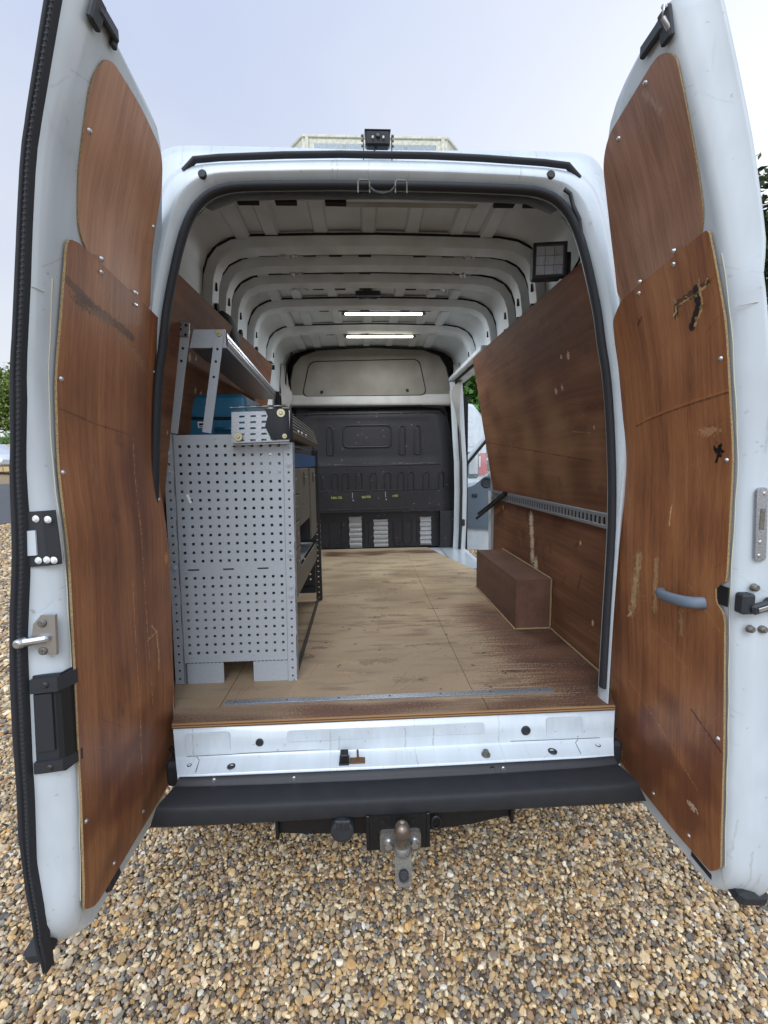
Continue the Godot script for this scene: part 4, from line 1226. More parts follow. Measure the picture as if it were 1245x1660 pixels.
func build_bulkhead():
	var Z := -2.92
	# lower, dark: a curved pressing that bulges on the right
	var b := B.new()
	var rows := []
	var uvs := []
	for i in 25:
		var y := lerpf(1.09, 2.205, i / 24.0)
		var ring := PackedVector3Array()
		var uv := PackedVector2Array()
		var hw := 0.875 - 0.11 * pow(clampf((y - 1.45) / 0.75, 0, 1), 2.2)
		for j in 31:
			var t := lerpf(-1.0, 1.0, j / 30.0)
			var x := CX + t * hw
			var edge := 1.0 - smoothstep(0.80, 0.99, absf(t))
			var top := 1.0 - smoothstep(2.12, 2.2, y)
			var z := Z - 0.05 + 0.05 * minf(edge, top)
			if absf(t) < 0.80 and y > 1.62 and y < 2.09: z -= 0.016 * (smoothstep(0.80, 0.77, absf(t)) * smoothstep(1.62, 1.64, y) * smoothstep(2.09, 2.07, y))
			ring.append(Vector3(x, y, z))
			uv.append(Vector2((x + 0.9) / 2.0, (2.25 - y) / 1.59))
		rows.append(ring); uvs.append(uv)
	b.grid(rows, false, true, uvs)
	var lw := obj("bulkhead", b, M.bulkhead_vinyl, van)
	tag(lw, "dark pressed bulkhead with scratches and yellow writing", "")
	b = B.new()
	var wt := func(x, y): return Vector2((x + 0.9) / 2.0, (2.25 - y) / 1.59)
	b.cur = -1
	# recess at the foot and the pier at its right
	for q in [[-0.80, 0.80, 0.69, 1.09, Z - 0.085], [0.80, 0.965, 0.69, 1.09, Z]]:
		b.quad(Vector3(q[0], q[3], q[4]), Vector3(q[1], q[3], q[4]), Vector3(q[1], q[2], q[4]), Vector3(q[0], q[2], q[4]), wt.call(q[0], q[3]), wt.call(q[1], q[3]), wt.call(q[1], q[2]), wt.call(q[0], q[2]))
	b.quad(Vector3(-0.80, 1.09, Z - 0.085), Vector3(0.80, 1.09, Z - 0.085), Vector3(0.80, 1.09, Z), Vector3(-0.80, 1.09, Z))
	b.quad(Vector3(0.80, 1.09, Z - 0.085), Vector3(0.80, 1.09, Z), Vector3(0.80, 0.69, Z), Vector3(0.80, 0.69, Z - 0.085))
	obj("bulkhead_recess", b, M.bulkhead_vinyl, van)
	# pressed shapes
	for x in [-0.56, -0.355, 0.40, 0.56]:
		var p := []
		for q in [[-0.03, 1.70], [-0.03, 1.96], [-0.02, 1.985], [0.0, 1.993], [0.02, 1.985], [0.03, 1.96], [0.03, 1.70], [0.0, 1.694], [-0.03, 1.70]]: p.append(Vector3(x + q[0], q[1], Z - 0.012))
		bead(p, lw)
	var p := []
	for q in rounded(rect2(-0.215, 0.285, 1.775, 2.0), 0.06): p.append(Vector3(q.x, q.y, Z - 0.012))
	p.append(p[0]); bead(p, lw, 0.008)
	for x in [-0.485, -0.315, -0.205, -0.06, 0.09, 0.24, 0.38, 0.485, 0.65, 0.815]:
		p = []
		for q in [[-0.032, 1.335], [-0.032, 1.475], [-0.024, 1.50], [0.0, 1.512], [0.024, 1.50], [0.032, 1.475], [0.032, 1.335]]: p.append(Vector3(x + q[0], q[1], Z + 0.003))
		bead(p, lw, 0.006)
	for y in [1.575, 1.315, 1.115]: bead([Vector3(-0.70, y, Z + 0.001), Vector3(0.0, y + 0.006, Z + 0.001), Vector3(0.80, y + 0.01, Z + 0.001)], lw, 0.005)
	bead([Vector3(-0.66, 2.115, Z + 0.003), Vector3(0.80, 2.125, Z + 0.003)], lw, 0.006)
	for x in [-0.72, -0.56, -0.35, -0.13, 0.14, 0.39, 0.57]:
		screw(Vector3(x, 2.117, Z + 0.006), Vector3(0, 0, 1), 0.008, M.dull_zinc, lw)
	for x in [-0.40, -0.27, -0.02, 0.03, 0.30, 0.40, 0.50, 0.56]:
		bead([Vector3(x, 0.74, Z - 0.082), Vector3(x, 0.98, Z - 0.082)], lw, 0.005)
	for x in [-0.42, -0.28, 0.34, 0.45]:
		p = []
		for k in 7: p.append(Vector3(x + 0.035 * cos(PI + PI * k / 6.0), 0.745 + 0.035 * sin(PI + PI * k / 6.0), Z - 0.08))
		bead(p, lw, 0.006)
	for q in [[-0.18, -0.045, 0.692, 1.035, "a"], [0.085, 0.24, 0.70, 1.0, "b"], [0.592, 0.712, 0.71, 1.02, "c"], [-0.545, -0.49, 0.69, 1.0, "d"]]:
		b = B.new()
		var rr := []
		for i in 20:
			var y := lerpf(q[2], q[3], i / 19.0)
			var zz := Z - 0.07 + 0.004 * sin(i * 2.1 + q[0] * 9.0)
			rr.append(PackedVector3Array([Vector3(q[0] + 0.004 * sin(i * 1.3), y, zz), Vector3((q[0] + q[1]) * 0.5, y + 0.003 * sin(i * 0.9), zz + 0.003), Vector3(q[1] + 0.003 * sin(i * 1.7), y, zz)]))
		b.grid(rr, false, false)
		obj("tape_strip", b, M.tape, lw)
	var words := [["ENG OIL", -0.30, 1.25], ["WATER", 0.01, 1.252], ["HYD", 0.32, 1.258]]
	for w in words:
		var tm := TextMesh.new()
		tm.text = w[0]
		var sf := SystemFont.new(); sf.font_names = PackedStringArray(["Droid Sans"])
		tm.font = sf
		tm.font_size = 24; tm.pixel_size = 0.0013; tm.depth = 0.002
		tm.material = M.yellow_ink
		put("handwriting", tm, lw, Transform3D(Basis.from_euler(Vector3(0, 0, 0.03)), Vector3(w[1], w[2], Z + 0.004)))
	for q in [[-0.135, 1.27], [0.215, 1.275]]:
		b = B.new(); b.bx(q[0] - 0.004, q[0] + 0.004, q[1] - 0.03, q[1] + 0.03, Z, Z + 0.003); b.bx(q[0] + 0.0, q[0] + 0.014, q[1] - 0.06, q[1] - 0.045, Z, Z + 0.003)
		obj("paint_mark", b, M.tape, lw)
	# upper, grey lining with its pale lower band
	var grey := [Vector2(-0.735, 2.30), Vector2(-0.735, 2.45), Vector2(-0.70, 2.60), Vector2(-0.62, 2.69), Vector2(-0.45, 2.75), Vector2(0.085, 2.775), Vector2(0.62, 2.75), Vector2(0.79, 2.69), Vector2(0.86, 2.58), Vector2(0.90, 2.42), Vector2(0.905, 2.30)]
	b = B.new(); b.prism(PackedVector2Array(grey), Transform3D(Basis(), Vector3(0, 0, Z - 0.01)), 0.03)
	var gl := obj("upper_bulkhead", b, M.grey_lining, van)
	b = B.new(); b.prism(PackedVector2Array(rounded([Vector2(-0.615, 2.295), Vector2(0.65, 2.30), Vector2(0.575, 2.65), Vector2(-0.53, 2.63)], 0.07)), Transform3D(Basis(), Vector3(0, 0, Z + 0.0)), 0.026)
	obj("inset_panel", b, M.grey_lining, gl)
	p = []
	for q in rounded([Vector2(-0.62, 2.29), Vector2(0.655, 2.295), Vector2(0.58, 2.655), Vector2(-0.535, 2.635)], 0.07): p.append(Vector3(q.x, q.y, Z + 0.021))
	b = B.new(); b.tube(p, 0.006, 6, true, 0.004, Vector3(0, 0, 1)); obj("joint_line", b, M.black, gl)
	p = []
	for q in grey: p.append(Vector3(q.x, q.y, Z + 0.02))
	b = B.new(); b.tube(p, 0.007, 6, false, -1.0, Vector3(0, 0, 1)); obj("edge_trim", b, M.black, gl)
	for q in [Vector3(-0.42, 2.335, Z + 0.03), Vector3(0.455, 2.345, Z + 0.03)]:
		b = B.new(); b.cyl(q - Vector3(0, 0, 0.01), q + Vector3(0, 0, 0.006), 0.018, 0.014, 12)
		obj("stud", b, M.black, gl)
	b = B.new()
	b.grid([PackedVector3Array([Vector3(-0.76, 2.305, Z + 0.02), Vector3(0.92, 2.305, Z + 0.02)]), PackedVector3Array([Vector3(-0.76, 2.225, Z + 0.045), Vector3(0.92, 2.225, Z + 0.045)]), PackedVector3Array([Vector3(-0.76, 2.195, Z + 0.04), Vector3(0.92, 2.195, Z + 0.04)]), PackedVector3Array([Vector3(-0.76, 2.19, Z - 0.05), Vector3(0.92, 2.19, Z - 0.05)])])
	obj("bulkhead_crossmember", b, M.pale_lining, van)
	b = B.new(); b.tube([Vector3(-0.72, 2.19, Z + 0.03), Vector3(-0.3, 2.185, Z + 0.03), Vector3(0.6, 2.19, Z + 0.03), Vector3(0.83, 2.17, Z + 0.01), Vector3(0.875, 2.1, Z - 0.02)], 0.014, 8)
	obj("bulkhead_seal", b, M.black, van)
	b = B.new(); b.bx(-0.95, 1.12, 0.55, 2.3, Z - 0.13, Z - 0.10); b.bx(-0.80, 0.96, 2.2, 2.80, Z - 0.13, Z - 0.10)
	obj("bulkhead_back", b, M.black, van)
	# the pillars at both ends of the bulkhead
	for s in [-1.0, 1.0]:
		b = B.new()
		rows = []
		for q in [[0.70, 0.90, 0.88], [1.5, 0.905, 0.885], [1.9, 0.895, 0.87], [2.15, 0.89, 0.83], [2.25, 0.895, 0.80], [2.33, 0.895, 0.80], [2.42, 0.90, 0.84], [2.6, 0.88, 0.86]]:
			rows.append(PackedVector3Array([Vector3(CX + s * q[1], q[0], Z + 0.14), Vector3(CX + s * (q[2] + 0.03), q[0], Z + 0.09), Vector3(CX + s * q[2], q[0], Z + 0.0)]))
		b.grid(rows)
		obj("front_pillar", b, M.pale_lining, van)
	b = B.new(); b.tube([Vector3(-0.70, 2.72, Z + 0.04), Vector3(-0.76, 2.60, Z + 0.05), Vector3(-0.775, 2.40, Z + 0.07), Vector3(-0.75, 2.28, Z + 0.06), Vector3(-0.76, 2.10, Z + 0.03)], 0.009, 6)
	obj("wiring_loom", b, M.black, van)

func build_rear_end():
	# white sill below the floor
	var b := B.new()
	var rows := []
	for q in [[0.668, 0.075], [0.668, 0.083], [0.60, 0.088], [0.565, 0.092], [0.556, 0.10], [0.548, 0.160], [0.542, 0.166], [0.50, 0.16]]:
		var k := clampf((q[1] - 0.08) / 0.086, 0, 1)
		rows.append(PackedVector3Array([Vector3(lerpf(-0.706, -0.662, k), q[0], q[1]), Vector3(CX - 0.45, q[0], q[1]), Vector3(CX, q[0], q[1] + 0.004), Vector3(CX + 0.45, q[0], q[1]), Vector3(lerpf(0.92, 0.87, k), q[0], q[1])]))
	var sr := []
	for r in rows: sr.append(r)
	b.grid(sr.slice(0, 4)); b.grid(sr.slice(3, 6)); b.grid(sr.slice(5))
	var sill := obj("rear_sill", b, M.white_paint, van)
	for q in [[-0.66, -0.505, 0.575, 0.652], [0.655, 0.79, 0.575, 0.652], [-0.30, 0.42, 0.605, 0.645]]:
		b = B.new()
		b.prism(rounded(rect2(q[0], q[1], q[2], q[3]), 0.012), Transform3D(Basis(), Vector3(0, 0, 0.084)), 0.0085)
		obj("pressed_panel", b, M.white_paint, sill)
	for q in [[-0.40, 0.606, 0.014], [0.578, 0.606, 0.0175]]:
		b = B.new()
		b.lathe(Transform3D(Basis(Vector3(1, 0, 0), Vector3(0, 0, 1), Vector3(0, -1, 0)), Vector3(q[0], q[1], 0.086)), [[q[2], 0.0], [q[2], 0.006], [q[2] * 0.8, 0.009], [q[2] * 0.7, 0.004]], 18)
		obj("grommet", b, M.black_plastic, sill)
	for q in [[-0.49, 0.135, 0.014], [0.66, 0.135, 0.016], [-0.64, 0.12, 0.008], [0.84, 0.115, 0.010]]:
		b = B.new()
		b.lathe(Transform3D(Basis(), Vector3(q[0], 0.551, q[1])), [[q[2], 0.0], [q[2], 0.003], [q[2] * 0.75, 0.004], [q[2] * 0.6, 0.001]], 18)
		obj("floor_plug", b, M.black_plastic, sill)
	for q in [[[-0.66, 0.5665], [-0.50, 0.5672], [-0.44, 0.5690], [-0.1, 0.5700], [0.2, 0.5705]], [[0.52, 0.568], [0.66, 0.567], [0.80, 0.5665], [0.86, 0.566]]]:
		var sp := []
		for c in q: sp.append(Vector3(c[0], c[1], 0.0925))
		b = B.new(); b.tube(sp, 0.0009, 5, false, -1.0, Vector3(0, 0, 1)); obj("panel_seam", b, M.dark_steel, sill)
	for x in [-0.625, 0.775]:
		b = B.new(); b.tube([Vector3(x, 0.5655, 0.094), Vector3(x - 0.012 * signf(x), 0.556, 0.10), Vector3(x - 0.02 * signf(x), 0.5525, 0.155)], 0.0009, 5); obj("panel_seam", b, M.dark_steel, sill)
	for q in [[-0.737, -0.668], [0.876, 0.948]]:
		b = B.new(); b.bx(q[0], q[1], 0.45, 0.546, 0.02, 0.10, 0.012)
		obj("corner_rubber", b, M.rubber, van)
	# latch keep in the middle of the sill
	b = B.new(); b.bx(-0.108, -0.08, 0.548, 0.585, 0.115, 0.15, 0.003)
	b.bx(-0.112, -0.076, 0.55, 0.556, 0.11, 0.155, 0.001)
	var kp := obj("latch_keep", b, M.black_steel, van)
	b = B.new(); b.bx(-0.075, -0.02, 0.549, 0.555, 0.12, 0.15, 0.002); b.cyl(Vector3(-0.046, 0.553, 0.135), Vector3(-0.046, 0.59, 0.132), 0.004, 0.004, 8)
	obj("rusty_plate", b, M.rust, kp)
	b = B.new(); b.cyl(Vector3(0.415, 0.55, 0.135), Vector3(0.415, 0.555, 0.135), 0.017, 0.016, 12); b.cyl(Vector3(0.415, 0.555, 0.135), Vector3(0.415, 0.568, 0.135), 0.011, 0.0105, 6)
	obj("sill_bolt", b, M.dull_zinc, sill)
	# bumper
	b = B.new()
	rows = []
	var xs := [-0.736, -0.725, -0.68, -0.62, -0.4, 0.0, 0.4, 0.81, 0.88, 0.938, 0.948]
	for x in xs:
		var t: float = clampf((absf(x - CX) - 0.72) / 0.17, 0, 1)
		var back := 0.008 * t * t
		var sag := 0.012 * (1.0 - pow((x - CX) / 0.9, 2.0))
		rows.append(PackedVector3Array([Vector3(x, 0.545 - sag * 0.3, 0.166 - back), Vector3(x, 0.549 - sag * 0.3, 0.178 - back), Vector3(x, 0.535 - sag, 0.182 - back), Vector3(x, 0.530 - sag, 0.19 - back), Vector3(x, 0.521 - sag, 0.252 - back), Vector3(x, 0.515 - sag, 0.262 - back), Vector3(x, 0.505 - sag, 0.267 - back), Vector3(x, 0.455, 0.268 - back), Vector3(x, 0.446, 0.262 - back), Vector3(x, 0.443, 0.24 - back), Vector3(x, 0.45, 0.06 - back)]))
	# the ends follow the line of the open doors
	var xl := [-0.655, -0.655, -0.66, -0.665, -0.687, -0.692, -0.694, -0.712, -0.718, -0.72, -0.70]
	var xr := [0.868, 0.868, 0.872, 0.876, 0.898, 0.902, 0.904, 0.928, 0.933, 0.936, 0.90]
	for r in rows.size():
		var f: float = (xs[r] - xs[0]) / (xs[-1] - xs[0])
		for k in 11: rows[r][k].x = lerpf(xl[k], xr[k], f)
	for span in [[0, 3], [3, 5], [5, 7], [7, 11]]:      # creases between the faces
		var part := []
		for r in rows: part.append(r.slice(span[0], span[1] + (0 if span[1] == 11 else 1)))
		b.grid(part)
	var bm := obj("rear_bumper", b, M.bumper_plastic, van)
	for q in [[-0.535, 0.538], [-0.265, 0.531], [0.465, 0.530]]:
		b = B.new(); b.cyl(Vector3(q[0], q[1], 0.176), Vector3(q[0], q[1], 0.183), 0.009, 0.008, 12, 0.002)
		obj("bumper_screw", b, M.zinc, bm)
	b = B.new(); b.lathe(Transform3D(Basis(Vector3(1, 0, 0), Vector3(0, 0, 1), Vector3(0, -1, 0)), Vector3(0.425, 0.530, 0.174)), [[0.011, 0.0], [0.011, 0.006], [0.007, 0.007], [0.006, 0.002]], 14)
	obj("empty_hole", b, M.black, bm)
	# tow bar
	b = B.new()
	rows = []
	for q in [[-0.31, 0.38, 0.44], [-0.2, 0.37, 0.445], [0.0, 0.36, 0.45], [0.2, 0.362, 0.425], [0.34, 0.375, 0.425], [0.47, 0.40, 0.445]]:
		rows.append(PackedVector3Array([Vector3(q[0], q[1], 0.235), Vector3(q[0], q[2], 0.235), Vector3(q[0], q[2], 0.16), Vector3(q[0], q[1], 0.16)]))
	b.grid(rows, true, false); b.fan(rows[0]); b.fan(rows[-1], true)
	b.bx(-0.318, -0.308, 0.372, 0.445, 0.10, 0.255, 0.002); b.bx(0.468, 0.478, 0.385, 0.45, 0.10, 0.255, 0.002)
	var tb := obj("tow_bar", b, M.black_steel, van)
	b = B.new(); b.prism(rounded(rect2(-0.012, 0.182, 0.336, 0.458), 0.008), Transform3D(Basis(), Vector3(0, 0, 0.262)), 0.012)
	b.bx(-0.02, -0.008, 0.338, 0.462, 0.16, 0.278, 0.002); b.bx(0.178, 0.19, 0.338, 0.462, 0.16, 0.278, 0.002)
	obj("tow_plate", b, M.black_steel, tb)
	for x in [0.033, 0.136]:
		b = B.new(); b.cyl(Vector3(x, 0.436, 0.2742), Vector3(x, 0.436, 0.2755), 0.007, 0.007, 10)
		obj("bolt_hole", b, M.black, tb)
	b = B.new()
	var ta := []
	for k in 17: ta.append(Vector3(0.212 + 0.015 * cos(TAU * k / 16.0), 0.418 + 0.022 * sin(TAU * k / 16.0), 0.268))
	b.tube(ta, 0.006, 6, false, -1.0, Vector3(0, 0, 1)); obj("safety_eye", b, M.black_steel, tb)
	# electric socket
	b = B.new()
	var so := Transform3D(Basis(Vector3(1, 0, 0), Vector3(0, 0, 1), Vector3(0, -1, 0)), Vector3(-0.097, 0.416, 0.25))
	b.lathe(so, [[0.036, 0.0], [0.038, 0.03], [0.036, 0.034], [0.028, 0.035]], 22)
	var sk := obj("tow_socket", b, M.black_plastic, tb)
	b = B.new(); b.bx(-0.115, -0.075, 0.425, 0.455, 0.281, 0.289, 0.003); b.bx(-0.107, -0.1, 0.428, 0.458, 0.289, 0.293, 0.002); b.bx(-0.09, -0.083, 0.428, 0.458, 0.289, 0.293, 0.002); b.cyl(Vector3(-0.118, 0.453, 0.283), Vector3(-0.072, 0.453, 0.283), 0.006, 0.006, 8)
	obj("hinged_cap", b, M.black_plastic, sk)
	# flanged ball with its drop plate
	b = B.new()
	b.prism(rounded(rect2(0.024, 0.158, 0.345, 0.41), 0.014), Transform3D(Basis(), Vector3(0, 0, 0.2745)), 0.016)
	var fp := obj("ball_flange", b, M.dull_zinc, tb)
	for x in [0.052, 0.136]:
		b = B.new(); b.cyl(Vector3(x, 0.375, 0.290), Vector3(x, 0.375, 0.293), 0.016, 0.016, 16); b.cyl(Vector3(x, 0.375, 0.293), Vector3(x, 0.375, 0.306), 0.0135, 0.0125, 6)
		obj("bolt", b, M.zinc, fp)
	b = B.new()
	var up := Transform3D(Basis(), Vector3(0.094, 0.402, 0.330))
	b.lathe(up, [[0.0165, 0.0], [0.0160, 0.012], [0.0155, 0.026], [0.0165, 0.033], [0.021, 0.038], [0.0246, 0.046], [0.0255, 0.056], [0.0235, 0.066], [0.019, 0.075], [0.012, 0.080], [0.006, 0.0813]], 22)
	var cl := B.new()
	cl.cyl(Vector3(0.094, 0.386, 0.33), Vector3(0.094, 0.408, 0.33), 0.0285, 0.027, 20, 0.004)
	cl.bar(Vector3(0.094, 0.378, 0.285), Vector3(0.094, 0.378, 0.345), 0.05, 0.03, Vector3.UP, 0.008)
	obj("ball_collar", cl, M.dull_zinc, tb)
	tag(obj("tow_ball", b, M.ball_steel, tb), "worn steel tow ball", "")
	b = B.new()
	var tp := PackedVector2Array(rounded(rect2(-0.026, 0.026, -0.082, 0.03), 0.02))
	b.prism(tp, Transform3D(Basis(Vector3(1, 0, 0), Vector3(0, 0.93, -0.36), Vector3(0, 0.36, 0.93)), Vector3(0.094, 0.378, 0.333)), 0.014)
	var dp := obj("drop_plate", b, M.dull_zinc, tb)
	b = B.new()
	b.lathe(Transform3D(Basis(Vector3(1, 0, 0), Vector3(0, 0.36, 0.93), Vector3(0, -0.93, 0.36)), Vector3(0.094, 0.338, 0.3640)), [[0.0155, 0.0], [0.0155, 0.0155], [0.0125, 0.0165], [0.0115, 0.010]], 18)
	obj("plate_hole", b, M.dark_steel, dp)
	# rear-view camera on the frame top
	b = B.new(); b.rbox(Transform3D(Basis.from_euler(Vector3(0.25, 0, 0)), Vector3(0.064, 2.643, 0.03)), Vector3(0.08, 0.042, 0.04), 0.006)
	var cam := obj("reversing_camera", b, M.black_plastic, van)
	b = B.new(); b.rbox(Transform3D(Basis.from_euler(Vector3(0.25, 0, 0)), Vector3(0.064, 2.664, 0.03)), Vector3(0.084, 0.003, 0.05), 0.001)
	obj("hood", b, M.black_plastic, cam)
	for x in [0.048, 0.082]:
		for y in [2.636, 2.649]:
			b = B.new(); b.rbox(Transform3D(Basis.from_euler(Vector3(0.25, 0, 0)), Vector3(x, y, 0.0515 - (y - 2.643) * 0.25)), Vector3(0.006, 0.007, 0.004), 0.001)
			obj("infrared_lamp", b, M.label_white, cam)
	b = B.new(); b.lathe(Transform3D(Basis(Vector3(1, 0, 0), Vector3(0, 0, 1), Vector3(0, -1, 0)), Vector3(0.065, 2.643, 0.049)), [[0.008, 0], [0.008, 0.004], [0.005, 0.005]], 14)
	obj("camera_lens", b, M.dark_glass, cam)
	b = B.new()
	for x in [0.018, 0.110]:
		b.bx(x - 0.0015, x + 0.0015, 2.57, 2.655, 0.025, 0.037)
	b.bx(0.0165, 0.1115, 2.572, 2.575, 0.022, 0.037)
	obj("bracket", b, M.black_steel, cam)
	for s in [0.014, 0.114]:
		for y in [2.626, 2.642, 2.656]:
			b = B.new(); b.cyl(Vector3(s - 0.003, y, 0.03), Vector3(s + 0.003, y, 0.03), 0.004, 0.004, 8)
			obj("thumb_screw", b, M.dull_zinc, cam)
	b = B.new(); b.tube([Vector3(0.06, 2.625, 0.02), Vector3(0.053, 2.61, 0.04), Vector3(0.055, 2.59, 0.045)], 0.003, 6)
	obj("lead", b, M.black, cam)
	# white box with frosted panes on the roof
	b = B.new()
	var X0 := -0.242
	var X1 := 0.396
	var plan := [Vector2(X0, -0.5), Vector2(X1, -0.5), Vector2(X1 + 0.062, -0.575), Vector2(X1 + 0.062, -1.3), Vector2(X0 - 0.062, -1.3), Vector2(X0 - 0.062, -0.575)]
	var lo := PackedVector3Array()
	var hi := PackedVector3Array()
	for p in plan:
		lo.append(Vector3(p.x, 2.83, p.y)); hi.append(Vector3(p.x, 3.025, p.y))
	b.grid([lo, hi], true, false); b.fan(hi); b.fan(lo, true)
	var bxn := obj("roof_box", b, M.frosted, van)
	tag(bxn, "off-white box with four frosted panes on the roof", "")
	b = B.new()
	for p in plan.size():
		var a: Vector2 = plan[p]
		var c: Vector2 = plan[(p + 1) % plan.size()]
		b.bar(Vector3(a.x, 3.025, a.y), Vector3(c.x, 3.025, c.y), 0.012, 0.012, Vector3.UP, 0.002)
	obj("rim", b, M.frosted, bxn)
	for k in 4:
		var w := (X1 - X0 - 0.10) / 4.0
		b = B.new(); b.bx(X0 + 0.05 + k * w + 0.002, X0 + 0.05 + (k + 1) * w - 0.002, 2.85, 2.995, -0.5, -0.494, 0.002)
		obj("pane", b, M.frosted_pane, bxn)
	for x in [X0 + 0.02, X1 - 0.02]:
		b = B.new(); b.bx(x - 0.008, x + 0.008, 2.85, 3.02, -0.5, -0.492, 0.002)
		obj("corner_strip", b, M.frosted, bxn)
	# work lamps: one inside the right corner, one outside on the right side
	work_lamp(Transform3D(Basis.from_euler(Vector3(0.05, -0.12, 0.0)), Vector3(0.785, 2.428, -0.29)), "square work lamp inside the right rear corner", 0.126)
	b = B.new(); b.bx(0.845, 0.885, 2.38, 2.47, -0.33, -0.31, 0.004); b.tube([Vector3(0.85, 2.37, -0.32), Vector3(0.87, 2.36, -0.30), Vector3(0.892, 2.41, -0.26), Vector3(0.885, 2.45, -0.22)], 0.005, 6)
	obj("lamp_bracket", b, M.black_steel, van)
	work_lamp(Transform3D(Basis.from_euler(Vector3(0.0, 1.0, 0.1)), Vector3(0.96, 2.552, -0.175)), "black square work lamp outside on the right roof corner", 0.15)

func work_lamp(xf: Transform3D, label: String, s: float):
	var b := B.new()
	b.prism(rounded(rect2(-s / 2, s / 2, -s / 2, s / 2), s * 0.12), xf.translated_local(Vector3(0, 0, -0.070)), 0.034)
	for k in 6: b.rbox(xf.translated_local(Vector3(lerpf(-s * 0.4, s * 0.4, k / 5.0), 0, -0.08)), Vector3(0.004, s * 0.8, 0.024))
	var o := obj("work_lamp", b, M.black_plastic, van)
	tag(o, label, "")
	b = B.new()
	for q in [[-1, 0], [1, 0], [0, -1], [0, 1]]: b.rbox(xf.translated_local(Vector3(q[0] * s * 0.49, q[1] * s * 0.49, -0.022)), Vector3(s if q[0] == 0 else 0.005, s if q[1] == 0 else 0.005, 0.032))
	b.tube([xf * Vector3(-s / 2, -s / 2, -0.006), xf * Vector3(s / 2, -s / 2, -0.006), xf * Vector3(s / 2, s / 2, -0.006), xf * Vector3(-s / 2, s / 2, -0.006)], 0.009, 6, true, -1.0, xf.basis.z)
	obj("lamp_rim", b, M.black_plastic, o)
	var d := s * 0.29
	for i in [-1, 0, 1]:
		for j in [-1, 0, 1]:
			b = B.new()
			var rows := []
			for q in [[0.49, 0.0], [0.34, -0.014], [0.12, -0.024]]:
				var ring := PackedVector3Array()
				for k in 4:
					var an := PI / 4 + PI / 2 * k
					ring.append(xf * Vector3(i * d + cos(an) * q[0] * d * 1.36, j * d + sin(an) * q[0] * d * 1.36, -0.008 + q[1]))
				rows.append(ring)
			b.grid(rows, true, false); b.fan(rows[2])
			obj("reflector_cup", b, M.reflector, o)
	b = B.new(); b.prism(PackedVector2Array(rect2(-s * 0.47, s * 0.47, -s * 0.47, s * 0.47)), xf.translated_local(Vector3(0, 0, -0.005)), 0.003)
	obj("lens", b, M.lens, o)

# ------------------------------------------------------------------ rear doors
const LEFT := [[0.40, -0.785], [0.456, -0.772], [0.83, -0.742], [1.1, -0.732], [1.4, -0.720], [1.6, -0.727], [1.8, -0.716], [2.1, -0.672], [2.26, -0.645], [2.45, -0.585], [2.62, -0.53]]
const RIGHT := [[0.40, 0.998], [0.45, 0.99], [0.84, 0.968], [1.25, 0.940], [1.6, 0.934], [1.93, 0.888], [2.14, 0.838], [2.3, 0.79], [2.45, 0.735], [2.62, 0.67]]
const LBAND := [[0.36, 0.044], [0.63, 0.076], [0.89, 0.076], [1.2, 0.066], [1.35, 0.05], [1.5, 0.034], [1.75, 0.016], [2.0, 0.013], [2.3, 0.015], [2.62, 0.025]]
const RBAND := [[0.36, 0.085], [0.9, 0.10], [1.3, 0.082], [1.6, 0.056], [1.9, 0.046], [2.04, 0.048], [2.06, 0.062], [2.3, 0.074], [2.56, 0.085]]
const LHINGE := [[0.5, -0.05], [1.24, -0.01], [1.8, 0.03], [2.1, 0.03], [2.18, 0.026], [2.3, 0.048], [2.4, 0.097], [2.485, 0.139], [2.516, 0.167], [2.54, 0.20], [2.552, 0.268], [2.559, 0.33], [2.57, 0.43], [2.59, 0.50]]
const RHINGE := [[0.5, -0.035], [1.5, 0.0], [1.9, 0.04], [2.06, 0.085], [2.15, 0.113], [2.27, 0.139], [2.38, 0.169], [2.463, 0.20], [2.505, 0.225], [2.533, 0.253], [2.555, 0.295], [2.569, 0.344], [2.583, 0.42], [2.592, 0.495]]
const LSEAL := [[0.33, 0.06], [0.55, 0.096], [0.72, 0.110], [0.96, 0.109], [1.12, 0.104], [1.27, 0.093], [1.48, 0.068], [1.66, 0.048], [1.88, 0.040], [2.06, 0.038], [2.29, 0.038], [2.52, 0.048], [2.62, 0.05]]

func door_x(side: float, y: float) -> float:
	# smoothed, so that the pressing bends rather than folds
	var tab = LEFT if side < 0 else RIGHT
	return (lerp_tab(tab, y - 0.05) + 2.0 * lerp_tab(tab, y) + lerp_tab(tab, y + 0.05)) * 0.25

